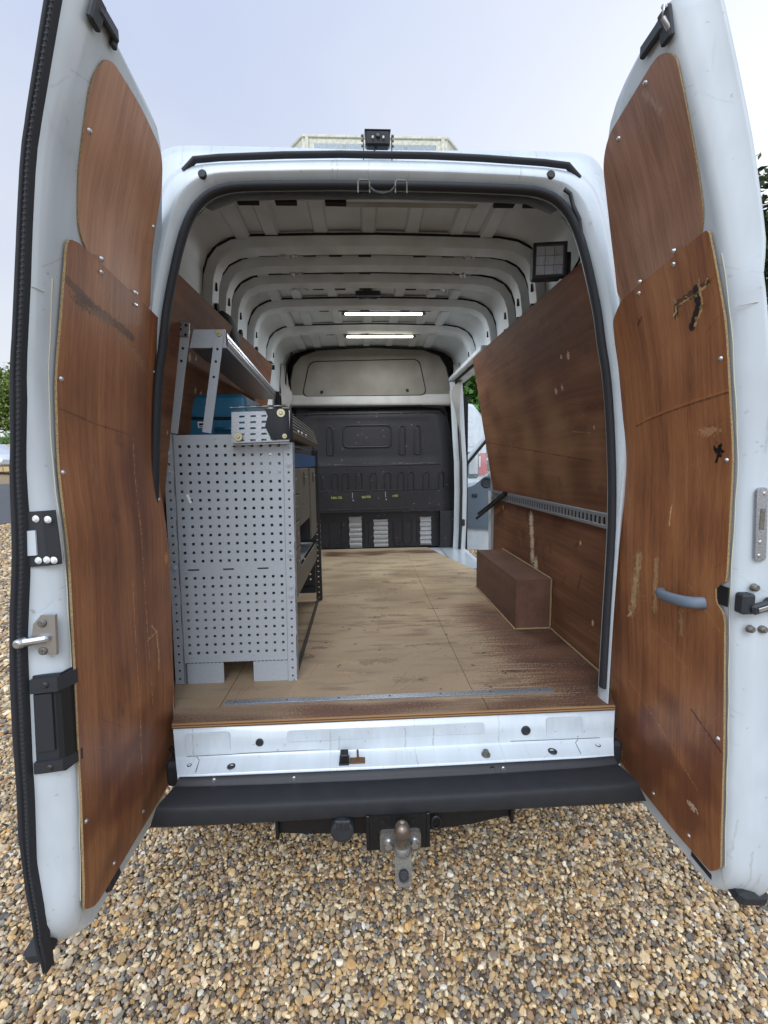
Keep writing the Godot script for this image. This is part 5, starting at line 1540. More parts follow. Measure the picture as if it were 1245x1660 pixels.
func sheet_on_door(called: String, side: float, poly: Array, m: Material, uvr: Array, lift: float, thick: float, parent: Node) -> MeshInstance3D:
	# a ply sheet that follows the door's curve; poly is (z, y), monotone in y
	var y0 := 1e9
	var y1 := -1e9
	for p in poly:
		y0 = minf(y0, p.y); y1 = maxf(y1, p.y)
	var ys := []
	var n := 170
	for i in n + 1:
		var t := float(i) / n
		t = lerpf(t, 0.5 - 0.5 * cos(PI * t), 0.5)
		ys.append(lerpf(y0 + 0.0004, y1 - 0.0004, t))
	var front := []
	var uvs := []
	var rim0 := PackedVector3Array()
	var rim1 := PackedVector3Array()
	var left0 := []
	var right0 := []
	for y in ys:
		var zmin := 1e9
		var zmax := -1e9
		for i in poly.size():
			var a: Vector2 = poly[i]
			var b: Vector2 = poly[(i + 1) % poly.size()]
			if (a.y <= y) != (b.y <= y):
				var z: float = a.x + (b.x - a.x) * (y - a.y) / (b.y - a.y)
				zmin = minf(zmin, z); zmax = maxf(zmax, z)
		var ring := PackedVector3Array()
		var uv := PackedVector2Array()
		for j in 6:
			var z := lerpf(zmin, zmax, j / 5.0)
			ring.append(Vector3(door_x(side, y) - side * (lift + thick), y, z))
			uv.append(Vector2((z - uvr[0]) / (uvr[1] - uvr[0]), (uvr[3] - y) / (uvr[3] - uvr[2])))
		front.append(ring); uvs.append(uv)
		left0.append(ring[0]); right0.append(ring[5])
	var f := B.new()
	f.grid(front, false, true, uvs)
	var e := B.new()
	var loop := []
	for p in left0: loop.append(p)
	for j in range(1, 5): loop.append(front[-1][j])
	for k in range(right0.size() - 1, -1, -1): loop.append(right0[k])
	for j in range(4, 0, -1): loop.append(front[0][j])
	var l0 := PackedVector3Array()
	var l1 := PackedVector3Array()
	for p in loop:
		l0.append(p); l1.append(p + Vector3(side * thick, 0, 0))
	e.grid([l0, l1], true, false)
	return put(called, mesh_of([f, m, e, M.ply_edge]), parent)

func on_door(side: float, z: float, y: float, lift: float) -> Vector3:
	return Vector3(door_x(side, y) - side * lift, y, z)

func build_door(side: float) -> MeshInstance3D:
	var b := B.new()
	var rows := []
	var band_rows := []
	for i in 84:
		var y := lerpf(0.342, 2.48, i / 60.0) if i <= 60 else lerpf(2.48, 2.592, (i - 60) / 23.0)
		var x := door_x(side, y)
		var e: float = lerp_tab(LBAND, y) if side < 0 else lerp_tab(RBAND, y) - 0.012
		var sk: float = lerp_tab(LSEAL, y) - 0.004 if side < 0 else lerp_tab(RBAND, y)
		# rounded lower corners: the hinge side runs up, the free side keeps
		var zh := lerp_tab(LHINGE if side < 0 else RHINGE, y)
		var zf := 0.0
		if y < 0.46: zh += 0.10 * pow((0.46 - y) / 0.118, 2.5); zf = -0.03 * pow((0.47 - y) / 0.095, 2.0)
		var ring := PackedVector3Array()
		for q in [[zh - 0.004, sk - 0.02], [zh - 0.005, 0.03], [zh + 0.004, 0.008], [zh + 0.012, 0.001], [lerpf(zh + 0.012, 0.505, 0.25), 0.0], [lerpf(zh + 0.012, 0.505, 0.55), 0.0], [0.498 + zf, 0.0], [0.509 + zf, 0.002], [0.519 + zf, minf(0.010, e * 0.25)], [0.532 + zf, e * 0.55], [0.543 + zf, e], [0.548 + zf, e + (sk - e) * 0.5], [0.552 + zf, sk], [0.54 + zf, sk + 0.008], [lerpf(zh, 0.54, 0.5), sk + 0.006], [zh + 0.008, sk - 0.004]]:
			ring.append(Vector3(x + side * q[1], y, q[0]))
		rows.append(ring)
	b.grid(rows, true)
	b.fan(rows[0]); b.fan(rows[-1], true)
	var d := obj("rear_door", b, M.white_paint, van)
	return d

func build_doors():
	# ---------- left
	var d := build_door(-1.0)
	tag(d, "left rear door, open, lined with worn brown plywood", "")
	var low := rounded([Vector2(0.478, 2.118), Vector2(0.44, 2.125), Vector2(0.12, 2.092), Vector2(0.046, 2.085), Vector2(0.040, 1.84), Vector2(0.028, 1.55), Vector2(-0.006, 1.24), Vector2(-0.004, 0.82), Vector2(-0.046, 0.50), Vector2(-0.035, 0.43), Vector2(-0.009, 0.400), Vector2(0.22, 0.394), Vector2(0.45, 0.392), Vector2(0.503, 0.44), Vector2(0.512, 0.88), Vector2(0.506, 1.10), Vector2(0.502, 1.40), Vector2(0.497, 1.60), Vector2(0.493, 1.80), Vector2(0.483, 2.0)], 0.02)
	sheet_on_door("plywood_lining", -1.0, low, M.ply_left, [-0.06, 0.53, 0.37, 2.14], 0.006, 0.006, d)
	var upl := rounded([Vector2(0.470, 2.45), Vector2(0.44, 2.525), Vector2(0.30, 2.525), Vector2(0.17, 2.50), Vector2(0.135, 2.43), Vector2(0.095, 2.10), Vector2(0.13, 2.085), Vector2(0.38, 2.108), Vector2(0.435, 2.15), Vector2(0.455, 2.30)], 0.05)
	sheet_on_door("upper_plywood_lining", -1.0, upl, M.ply_upper_left, [0.07, 0.52, 2.06, 2.56], 0.001, 0.004, d)
	for q in [[0.446, 2.361, 0.006], [0.135, 2.32, 0.006], [0.355, 2.128, 0.013], [0.356, 2.096, 0.013], [0.195, 2.108, 0.013], [0.192, 2.076, 0.013], [0.48, 1.808, 0.013], [0.488, 1.591, 0.013], [0.055, 1.912, 0.013], [0.045, 1.49, 0.013], [0.495, 0.691, 0.013], [0.209, 0.462, 0.013], [0.371, 0.440, 0.013]]:
		screw(on_door(-1.0, q[0], q[1], q[2]), Vector3(1, 0, 0), 0.0075, M.zinc, d)
	# rubber weather strips along the free edge
	b_strip(d)
	bead_line(d, -1.0, 0.5025, 0.47, 2.02)
	b_seam(d, -1.0, 1.985)
	# black lock plate round the edge with a white window
	var fe := func(y: float, t: float, lift: float) -> Vector3:        # a point on the free edge: t = 0 at the crease, 1 at the seal
		var e := lerp_tab(LBAND, y)
		return Vector3(door_x(-1.0, y) - e * t - 0.002, y, 0.5315 + 0.012 * t + lift)
	edge_plate("lock_plate", d, fe, 1.378, 1.505, -0.12, 1.12, 0.004, M.black_plastic)
	edge_plate("lock_window", d, fe, 1.405, 1.462, 0.62, 1.0, 0.008, M.white_paint)
	for q in [[1.488, 0.62], [1.392, 0.62], [1.392, 0.28], [1.485, 0.02], [1.39, -0.02]]:
		var b := B.new(); var p: Vector3 = fe.call(q[0], q[1], 0.004)
		b.cyl(p, p + Vector3(0, 0, 0.004), 0.0085, 0.006, 12, 0.002)
		obj("plate_screw", b, M.label_white, d)
	# striker with its lever
	var b := B.new()
	var pa: Array = []
	for q in [[1.165, 0.02], [1.262, 0.0], [1.265, 0.45], [1.245, 0.70], [1.20, 0.78], [1.17, 0.45]]: pa.append(fe.call(q[0], q[1], 0.004))
	var pb: Array = []
	for q in pa: pb.append(q + Vector3(0, 0, 0.008))
	b.grid([PackedVector3Array(pa), PackedVector3Array(pb)], true, false); b.fan(pb); b.fan(pa, true)
	var sk := obj("door_striker", b, M.zinc, d)
	for y in [1.245, 1.178]:
		b = B.new(); var p: Vector3 = fe.call(y, 0.42, 0.012); b.cyl(p, p + Vector3(0, 0, 0.005), 0.010, 0.009, 14, 0.002); b.cyl(p + Vector3(0, 0, 0.0052), p + Vector3(0, 0, 0.006), 0.004, 0.004, 6)
		obj("torx_screw", b, M.dull_zinc, sk)
	b = B.new(); b.bar(fe.call(1.208, 0.15, 0.02), fe.call(1.205, 1.0, 0.024), 0.017, 0.012, Vector3(0, 0, 1), 0.007)
	var en: Vector3 = fe.call(1.205, 1.0, 0.012); b.cyl(en, en + Vector3(0, 0, 0.020), 0.012, 0.011, 16, 0.004)
	obj("lever", b, M.zinc, sk)
	# recessed inner handle on the edge
	edge_plate("handle_surround", d, fe, 0.865, 1.115, -0.35, 0.86, 0.003, M.black_plastic)
	edge_plate("handle_bezel", d, fe, 0.872, 0.90, -0.34, 0.86, 0.012, M.black_plastic)
	edge_plate("handle_bezel", d, fe, 1.075, 1.11, -0.34, 0.86, 0.012, M.black_plastic)
	edge_plate("handle_paddle", d, fe, 0.925, 1.07, 0.28, 0.80, 0.009, M.rubber)
	edge_plate("handle_cavity", d, fe, 0.90, 1.075, -0.30, 0.2, 0.005, M.black)
	for y in [0.884, 1.094]:
		b = B.new(); var p: Vector3 = fe.call(y, 0.42, 0.012); b.cyl(p, p + Vector3(0, 0, 0.004), 0.008, 0.007, 12, 0.002)
		obj("handle_screw", b, M.dark_steel, d)
	# black clip high on the face, rubber block at the foot
	b = B.new()
	var c := on_door(-1.0, 0.50, 2.53, 0.004)
	b.bar(c + Vector3(0.020, 0.05, -0.005), c + Vector3(0.004, -0.005, 0.0), 0.034, 0.014, Vector3(1, 0, 0), 0.004); b.bar(c + Vector3(0.016, 0.035, -0.07), c + Vector3(0.016, 0.035, 0.0), 0.03, 0.014, Vector3(1, 0, 0), 0.004); b.bar(c + Vector3(0.014, 0.035, -0.066), c + Vector3(0.008, 0.01, -0.066), 0.016, 0.012, Vector3(1, 0, 0), 0.003)
	obj("latch_hook", b, M.black_plastic, d)
	b = B.new()
	b.rbox(Transform3D(Basis.from_euler(Vector3(0.2, 0, 0.2)), Vector3(-0.862, 0.372, 0.53)), Vector3(0.06, 0.05, 0.05), 0.012)
	obj("foot_buffer", b, M.rubber, d)
	b = B.new(); b.rbox(Transform3D(Basis.from_euler(Vector3(0.1, 0, 0.1)), Vector3(-0.785, 0.375, 0.36)), Vector3(0.03, 0.03, 0.06), 0.006)
	obj("lower_latch", b, M.black_plastic, d)
	hinges(d, -1.0)
	# ---------- right
	d = build_door(1.0)
	tag(d, "right rear door, open, lined with torn brown plywood", "")
	low = rounded([Vector2(0.492, 2.142), Vector2(0.30, 2.125), Vector2(0.14, 2.108), Vector2(0.082, 2.066), Vector2(0.045, 1.80), Vector2(0.012, 1.52), Vector2(-0.008, 1.12), Vector2(-0.026, 0.76), Vector2(-0.026, 0.47), Vector2(0.03, 0.416), Vector2(0.325, 0.394), Vector2(0.465, 0.398), Vector2(0.503, 0.45), Vector2(0.504, 0.84), Vector2(0.502, 1.18), Vector2(0.496, 1.20), Vector2(0.475, 1.215), Vector2(0.47, 1.265), Vector2(0.50, 1.272), Vector2(0.504, 1.30), Vector2(0.501, 1.60), Vector2(0.501, 1.93)], 0.014)
	sheet_on_door("plywood_lining", 1.0, low, M.ply_right, [-0.05, 0.52, 0.37, 2.16], 0.006, 0.006, d)
	upl = rounded([Vector2(0.465, 2.533), Vector2(0.505, 2.50), Vector2(0.50, 2.43), Vector2(0.48, 2.18), Vector2(0.455, 2.128), Vector2(0.15, 2.095), Vector2(0.118, 2.13), Vector2(0.15, 2.30), Vector2(0.20, 2.47), Vector2(0.25, 2.51)], 0.05)
	sheet_on_door("upper_plywood_lining", 1.0, upl, M.ply_upper_right, [0.07, 0.52, 2.06, 2.56], 0.001, 0.004, d)
	for q in [[0.412, 2.515, 0.006], [0.285, 2.48, 0.006], [0.379, 2.145, 0.013], [0.373, 2.115, 0.013], [0.237, 2.126, 0.013], [0.227, 2.098, 0.013], [0.482, 1.846, 0.013], [0.485, 1.595, 0.013], [0.062, 1.845, 0.013], [0.03, 1.468, 0.013], [0.488, 0.834, 0.013], [0.227, 0.447, 0.013], [0.387, 0.440, 0.013], [0.02, 1.20, 0.013]]:
		screw(on_door(1.0, q[0], q[1], q[2]), Vector3(-1, 0, 0), 0.0075, M.zinc, d)
	bead_line(d, 1.0, 0.5055, 0.46, 2.08)
	b_seam(d, 1.0, 1.955)
	# splinters lifting at the torn hole
	var r := RandomNumberGenerator.new(); r.seed = 77
	for q in [[0.358, 2.0], [0.362, 2.02], [0.40, 2.02], [0.43, 2.01], [0.435, 1.98], [0.42, 1.955], [0.44, 2.03], [0.462, 2.03]]:
		b = B.new()
		var a := on_door(1.0, q[0], q[1], 0.012)
		b.bar(a, a + Vector3(-0.004, r.randf_range(-0.02, 0.02), r.randf_range(-0.012, 0.012)), 0.006, 0.002, Vector3(1, 0, 0))
		obj("splinter", b, M.trim_wood, d)
	# grey pull handle
	b = B.new()
	var hp := []
	for q in [[0.278, 1.182, 0.010], [0.285, 1.184, 0.032], [0.31, 1.187, 0.044], [0.36, 1.192, 0.048], [0.405, 1.197, 0.044], [0.430, 1.201, 0.032], [0.437, 1.203, 0.010]]: hp.append(on_door(1.0, q[0], q[1], q[2]))
	b.tube(hp, 0.0165, 10, false, 0.0105, Vector3(1, 0, 0))
	obj("pull_handle", b, M.grey_handle, d)
	# latch mechanism through its cut-out
	var e := 0.095
	b = B.new(); b.rbox(Transform3D(Basis(), Vector3(door_x(1.0, 1.24) + 0.012, 1.235, 0.535)), Vector3(0.034, 0.052, 0.03), 0.005)
	var lt := obj("door_latch", b, M.black_plastic, d)
	b = B.new(); b.bar(Vector3(0.955, 1.222, 0.552), Vector3(1.005, 1.236, 0.553), 0.026, 0.016, Vector3(0, 0, 1), 0.005); b.cyl(Vector3(1.005, 1.238, 0.545), Vector3(1.005, 1.238, 0.565), 0.015, 0.014, 14, 0.004)
	obj("catch", b, M.black_plastic, lt)
	b = B.new(); b.bar(Vector3(0.965, 1.225, 0.562), Vector3(0.992, 1.233, 0.563), 0.01, 0.004, Vector3(0, 0, 1), 0.001)
	obj("catch_jaw", b, M.zinc, lt)
	b = B.new(); b.bx(0.934, 0.937, 1.215, 1.266, 0.470, 0.505); obj("cut_out", b, M.black, lt)
	for q in [[0.972, 1.276], [0.970, 1.168], [1.003, 1.166]]:
		b = B.new(); b.cyl(Vector3(q[0], q[1], 0.536), Vector3(q[0], q[1], 0.5475), 0.0105, 0.0085, 14, 0.002); b.cyl(Vector3(q[0], q[1], 0.5476), Vector3(q[0], q[1], 0.5485), 0.0045, 0.0045, 6)
		obj("torx_screw", b, M.dull_zinc, d)
	# stainless lock face
	b = B.new()
	b.prism(rounded(rect2(-0.0135, 0.0135, -0.092, 0.092), 0.0125), Transform3D(Basis.from_euler(Vector3(0, -0.05, 0.06)), Vector3(0.974, 1.436, 0.535)), 0.006)
	var lf := obj("lock_face", b, M.galvanised, d)
	for y in [1.513, 1.392, 1.358]:
		b = B.new(); b.cyl(Vector3(0.975, y, 0.540), Vector3(0.975, y, 0.5435), 0.006, 0.005, 12, 0.001)
		obj("lock_screw", b, M.zinc, lf)
	b = B.new(); b.bx(0.968, 0.98, 1.424, 1.476, 0.538, 0.5432, 0.001); obj("bolt_slot", b, M.dull_zinc, lf)
	b = B.new()
	c = on_door(1.0, 0.50, 2.53, 0.004)
	b.bar(c + Vector3(-0.020, 0.055, 0.005), c + Vector3(-0.004, -0.005, 0.0), 0.034, 0.014, Vector3(1, 0, 0), 0.004); b.bar(c + Vector3(-0.016, 0.035, -0.075), c + Vector3(-0.016, 0.035, 0.0), 0.03, 0.014, Vector3(1, 0, 0), 0.004)
	var hk := obj("latch_hook", b, M.black_plastic, d)
	b = B.new(); b.tube([c + Vector3(-0.016, 0.05, 0.012), c + Vector3(-0.032, 0.045, 0.02), c + Vector3(-0.03, 0.025, 0.018), c + Vector3(-0.012, 0.01, 0.012)], 0.005, 7)
	obj("hook_bow", b, M.zinc, hk)
	b = B.new()
	b.rbox(Transform3D(Basis.from_euler(Vector3(0.2, 0, -0.1)), Vector3(1.07, 0.365, 0.50)), Vector3(0.09, 0.05, 0.05), 0.012); b.rbox(Transform3D(Basis(), Vector3(1.02, 0.372, 0.42)), Vector3(0.05, 0.03, 0.09), 0.008)
	obj("foot_buffer", b, M.rubber, d)
	hinges(d, 1.0)

func bead_line(d: Node, side: float, z: float, y0: float, y1: float):
	# the yellowed sealant bead along the crease
	var b := B.new()
	var p := []
	for i in 40:
		var y := lerpf(y0, y1, i / 39.0)
		p.append(Vector3(door_x(side, y) - side * 0.0005, y, z + 0.0012 * sin(i * 1.7)))
	b.tube(p, 0.0016, 6, false, -1.0, Vector3(1, 0, 0))
	obj("sealant_bead", b, M.sealant, d)

func b_seam(d: Node, side: float, y: float):
	# the pressed seam across the free edge
	var b := B.new()
	var x := door_x(side, y)
	var e: float = lerp_tab(LBAND, y) if side < 0 else lerp_tab(RBAND, y) - 0.012
	b.tube([Vector3(x + side * 0.001, y, 0.522), Vector3(x + side * 0.006, y, 0.529), Vector3(x + side * e * 0.5, y + 0.001, 0.537), Vector3(x + side * e, y + 0.002, 0.5435)], 0.0009, 6, false, -1.0, Vector3.UP)
	obj("edge_seam", b, M.sealant, d)

func hinges(d: Node, side: float):
	for y in [0.56, 1.28, 2.2]:
		var b := B.new()
		var x := door_x(side, y) + side * 0.05
		b.rbox(Transform3D(Basis(), Vector3(x, y, -0.05)), Vector3(0.03, 0.07, 0.09), 0.006)
		b.cyl(Vector3(x + side * 0.02, y - 0.045, -0.04), Vector3(x + side * 0.02, y + 0.045, -0.04), 0.012, 0.012, 12, 0.003)
		obj("hinge", b, M.white_paint, d)
	# black check strap at the foot
	var b := B.new()
	var x := door_x(side, 0.5)
	x = -0.716 if side < 0 else 0.925
	b.tube([Vector3(x + side * 0.02, 0.575, 0.05), Vector3(x + side * 0.004, 0.55, 0.052), Vector3(x, 0.52, 0.054), Vector3(x + side * 0.006, 0.485, 0.058), Vector3(x + side * 0.02, 0.465, 0.06)], 0.008, 7)
	obj("check_strap", b, M.black, d)

func edge_plate(called: String, parent: Node, f: Callable, y0: float, y1: float, t0: float, t1: float, lift: float, m: Material):
	# a thin plate laid on the door's free edge
	var b := B.new()
	var top := []
	var bot := []
	for i in 7:
		var y := lerpf(y0, y1, i / 6.0)
		var r0 := PackedVector3Array()
		var r1 := PackedVector3Array()
		for j in 4:
			var t := lerpf(t0, t1, j / 3.0)
			var p: Vector3 = f.call(y, t, 0.0)
			if t < 0.0: p = f.call(y, 0.0, 0.0) + Vector3(0.004, 0, t * 0.12)
			r0.append(p + Vector3(0, 0, lift) + (Vector3(lift, 0, 0) if t < 0.0 else Vector3.ZERO)); r1.append(p - Vector3(0, 0, 0.004))
		top.append(r0); bot.append(r1)
	b.grid(top, false, false)
	var l0 := PackedVector3Array()
	var l1 := PackedVector3Array()
	for j in 4: l0.append(top[0][j]); l1.append(bot[0][j])
	for i in range(1, 7): l0.append(top[i][3]); l1.append(bot[i][3])
	for j in range(2, -1, -1): l0.append(top[6][j]); l1.append(bot[6][j])
	for i in range(5, 0, -1): l0.append(top[i][0]); l1.append(bot[i][0])
	b.grid([l0, l1], true, false)
	obj(called, b, m, parent)

func b_strip(d: Node):
	var rows := []
	var ribs := B.new()
	ribs.cur = -1
	for i in 140:
		var y := lerpf(0.33, 2.60, i / 139.0)
		var x := door_x(-1.0, y)
		var e := lerp_tab(LBAND, y)
		var s := lerp_tab(LSEAL, y)
		if y < 0.40: s = lerpf(s, e + 0.012, (0.40 - y) / 0.07)
		var w := s - e
		rows.append(PackedVector3Array([Vector3(x - e, y, 0.536), Vector3(x - e - 0.002, y, 0.556), Vector3(x - e - w * 0.22, y, 0.563), Vector3(x - e - w * 0.42, y, 0.558), Vector3(x - e - w * 0.5, y, 0.546), Vector3(x - e - w * 0.62, y, 0.556), Vector3(x - e - w * 0.8, y, 0.562), Vector3(x - s, y, 0.556), Vector3(x - s - 0.004, y, 0.535)]))
	var b := B.new()
	b.grid(rows)
	tag(obj("edge_seal", b, M.rubber, d), "black rubber seal down the door's free edge", "")
	var n := 190
	for i in n:                                   # the ribbing of the inner lip
		var y := lerpf(0.42, 2.59, float(i) / n)
		var x := door_x(-1.0, y)
		var e := lerp_tab(LBAND, y)
		var w := lerp_tab(LSEAL, y) - e
		ribs.rbox(Transform3D(Basis(), Vector3(x - e - w * 0.22, y, 0.562)), Vector3(w * 0.26, 0.0045, 0.002), 0.0008)
	tag(obj("seal_ribbing", ribs, M.rubber, d), "", "", "", "stuff")

func build_cab_door():
	# the van's own front right door, swung open
	var d := Node3D.new(); d.name = "cab_door"; van.add_child(d)
	d.position = Vector3(1.07, 0, -3.98)
	d.rotation.y = -0.30                         # local x runs away from the hinge
	tag(d, "open front cab door with grey inner card", "")
	var b := B.new()
	b.prism(rounded([Vector2(0.0, 0.45), Vector2(0.95, 0.45), Vector2(1.0, 0.8), Vector2(1.0, 1.40), Vector2(0.0, 1.30)], 0.05), Transform3D(Basis(), Vector3(0, 0, -0.10)), 0.07)
	obj("door_skin", b, M.white_paint, d)
	b = B.new()
	b.prism(rounded([Vector2(0.26, 0.74), Vector2(0.9, 0.72), Vector2(0.97, 0.9), Vector2(0.97, 1.42), Vector2(0.50, 1.42), Vector2(0.36, 1.30), Vector2(0.22, 1.25), Vector2(0.20, 1.0)], 0.04), Transform3D(Basis(), Vector3(0, 0, -0.03)), 0.04)
	obj("door_card", b, M.door_card, d)
	b = B.new(); b.lathe(Transform3D(Basis(Vector3(1, 0, 0), Vector3(0, 0, 1), Vector3(0, -1, 0)), Vector3(0.52, 1.34, 0.01)), [[0.07, 0], [0.07, 0.012], [0.05, 0.02], [0.045, 0.004]], 18)
	obj("speaker", b, M.black_plastic, d)
	b = B.new(); b.rbox(Transform3D(Basis(), Vector3(0.37, 1.17, 0.015)), Vector3(0.07, 0.05, 0.02), 0.008)
	obj("mirror_switch", b, M.black_plastic, d)
	b = B.new()
	var a := Vector3(0.10, 1.60, -0.05)
	b.bar(Vector3(0.0, 1.32, -0.06), Vector3(0.62, 2.08, -0.06), 0.05, 0.05, Vector3(0, 0, 1), 0.01); b.bar(Vector3(0.60, 2.07, -0.06), Vector3(0.95, 2.10, -0.06), 0.05, 0.05, Vector3(0, 0, 1), 0.01); b.bar(Vector3(0.97, 2.10, -0.06), Vector3(0.98, 1.38, -0.06), 0.05, 0.05, Vector3(0, 0, 1), 0.01)
	obj("window_frame", b, M.white_paint, d)
	b = B.new(); b.bar(Vector3(0.07, 1.34, -0.06), Vector3(0.63, 2.02, -0.06), 0.035, 0.03, Vector3(0, 0, 1), 0.004)
	obj("window_seal", b, M.black, d)
	b = B.new(); b.prism(PackedVector2Array([Vector2(0.08, 1.35), Vector2(0.95, 1.40), Vector2(0.95, 2.06), Vector2(0.64, 2.03)]), Transform3D(Basis(), Vector3(0, 0, -0.064)), 0.004)
	obj("window_glass", b, M.glass, d)
	b = B.new(); b.rbox(Transform3D(Basis.from_euler(Vector3(0, 0.3, 0)), Vector3(0.33, 1.56, -0.24)), Vector3(0.16, 0.36, 0.09), 0.03)
	var mi := obj("wing_mirror", b, M.black_plastic, d)
	b = B.new(); b.rbox(Transform3D(Basis.from_euler(Vector3(0, 0.3, 0)), Vector3(0.343, 1.58, -0.193)), Vector3(0.12, 0.27, 0.004), 0.001)
	obj("mirror_glass", b, M.reflector, mi)

func build_cab():
	# the cab ahead of the bulkhead and the wheels, closed so that no light leaks in
	var b := B.new()
	var rows := []
	for q in [[-3.06, 0.985, 0.42, 2.83], [-3.5, 0.97, 0.42, 2.66], [-4.1, 0.95, 0.42, 2.1], [-4.7, 0.9, 0.42, 1.25], [-5.2, 0.78, 0.45, 1.0], [-5.4, 0.6, 0.5, 0.8]]:
		var ring := PackedVector3Array()
		for p in [[-1.0, 0.0], [-1.0, 0.5], [-0.9, 0.85], [-0.7, 1.0], [0.7, 1.0], [0.9, 0.85], [0.97, 0.5], [0.97, 0.0]]:
			ring.append(Vector3(CX + p[0] * q[1], lerpf(q[2], q[3], p[1]), q[0]))
		rows.append(ring)
	b.grid(rows, true); b.fan(rows[0]); b.fan(rows[-1], true)
	obj("cab", b, M.white_paint, van)
	for s in [-1.0, 1.0]:
		for z in [-1.0, -4.35]:
			b = B.new(); b.cyl(Vector3(CX + s * 0.66, 0.335, z), Vector3(CX + s * 0.90, 0.335, z), 0.335, 0.335, 22, 0.04)
			var w := obj("wheel", b, M.rubber, van)
			b = B.new(); b.cyl(Vector3(CX + s * 0.88, 0.335, z), Vector3(CX + s * 0.905, 0.335, z), 0.2, 0.19, 16)
			obj("rim", b, M.dull_zinc, w)

# ------------------------------------------------------------------ the rack and what stands in it
func holed_sheet(b: B, xf: Transform3D, cols: Array, rows: Array, hole: float, x0: float, x1: float, y0: float, y1: float, pitch: float, th: float, tall := 0.0):
	# a sheet with square holes at cols x rows (real openings with their own rims)
	b.cur = -1
	var h := hole * 0.5
	var hy := h if tall == 0.0 else tall * 0.5
	var q := func(a0: float, a1: float, c0: float, c1: float):
		b.quad(xf * Vector3(a0, c1, 0), xf * Vector3(a1, c1, 0), xf * Vector3(a1, c0, 0), xf * Vector3(a0, c0, 0))
		b.quad(xf * Vector3(a0, c1, -th), xf * Vector3(a1, c1, -th), xf * Vector3(a1, c0, -th), xf * Vector3(a0, c0, -th))
	var ye := y1
	for r in rows:
		q.call(x0, x1, r + hy, ye)
		var xe := x0
		for c in cols:
			q.call(xe, c - h, r - hy, r + hy)
			for k in [[Vector2(-h, -hy), Vector2(h, -hy)], [Vector2(h, -hy), Vector2(h, hy)], [Vector2(h, hy), Vector2(-h, hy)], [Vector2(-h, hy), Vector2(-h, -hy)]]:
				b.quad(xf * Vector3(c + k[0].x, r + k[0].y, 0), xf * Vector3(c + k[1].x, r + k[1].y, 0), xf * Vector3(c + k[1].x, r + k[1].y, -th), xf * Vector3(c + k[0].x, r + k[0].y, -th))
			xe = c + h
		q.call(xe, x1, r - hy, r + hy)
		ye = r - hy
	q.call(x0, x1, y0, ye)
	b.quad(xf * Vector3(x0, y1, 0), xf * Vector3(x0, y1, -th), xf * Vector3(x1, y1, -th), xf * Vector3(x1, y1, 0))
	b.quad(xf * Vector3(x0, y0, 0), xf * Vector3(x0, y0, -th), xf * Vector3(x1, y0, -th), xf * Vector3(x1, y0, 0))
	b.quad(xf * Vector3(x0, y0, 0), xf * Vector3(x0, y0, -th), xf * Vector3(x0, y1, -th), xf * Vector3(x0, y1, 0))
	b.quad(xf * Vector3(x1, y0, 0), xf * Vector3(x1, y0, -th), xf * Vector3(x1, y1, -th), xf * Vector3(x1, y1, 0))

func post(parent: Node, xf: Transform3D, w: float, y0: float, y1: float, m: Material, depth := 0.035, step := 0.0358):
	var rows := []
	var y := y1 - 0.012
	while y > y0 + 0.01: rows.append(y); y -= step
	var b := B.new()
	holed_sheet(b, xf, [0.0], rows, 0.0085, -w / 2, w / 2, y0, y1, step, 0.002)
	b.rbox(xf * Transform3D(Basis(), Vector3(w / 2 - 0.001, (y0 + y1) / 2, -depth / 2)), Vector3(0.002, y1 - y0, depth))
	return obj("corner_post", b, m, parent)

func washer(at: Vector3, r: float, parent: Node, m: Material):
	var b := B.new()
	b.cyl(at, at + Vector3(0, 0, 0.003), r, r * 0.96, 18, 0.001)
	b.cyl(at + Vector3(0, 0, 0.003), at + Vector3(0, 0, 0.007), r * 0.45, r * 0.36, 12, 0.001)
	var w := obj("washer", b, m, parent)

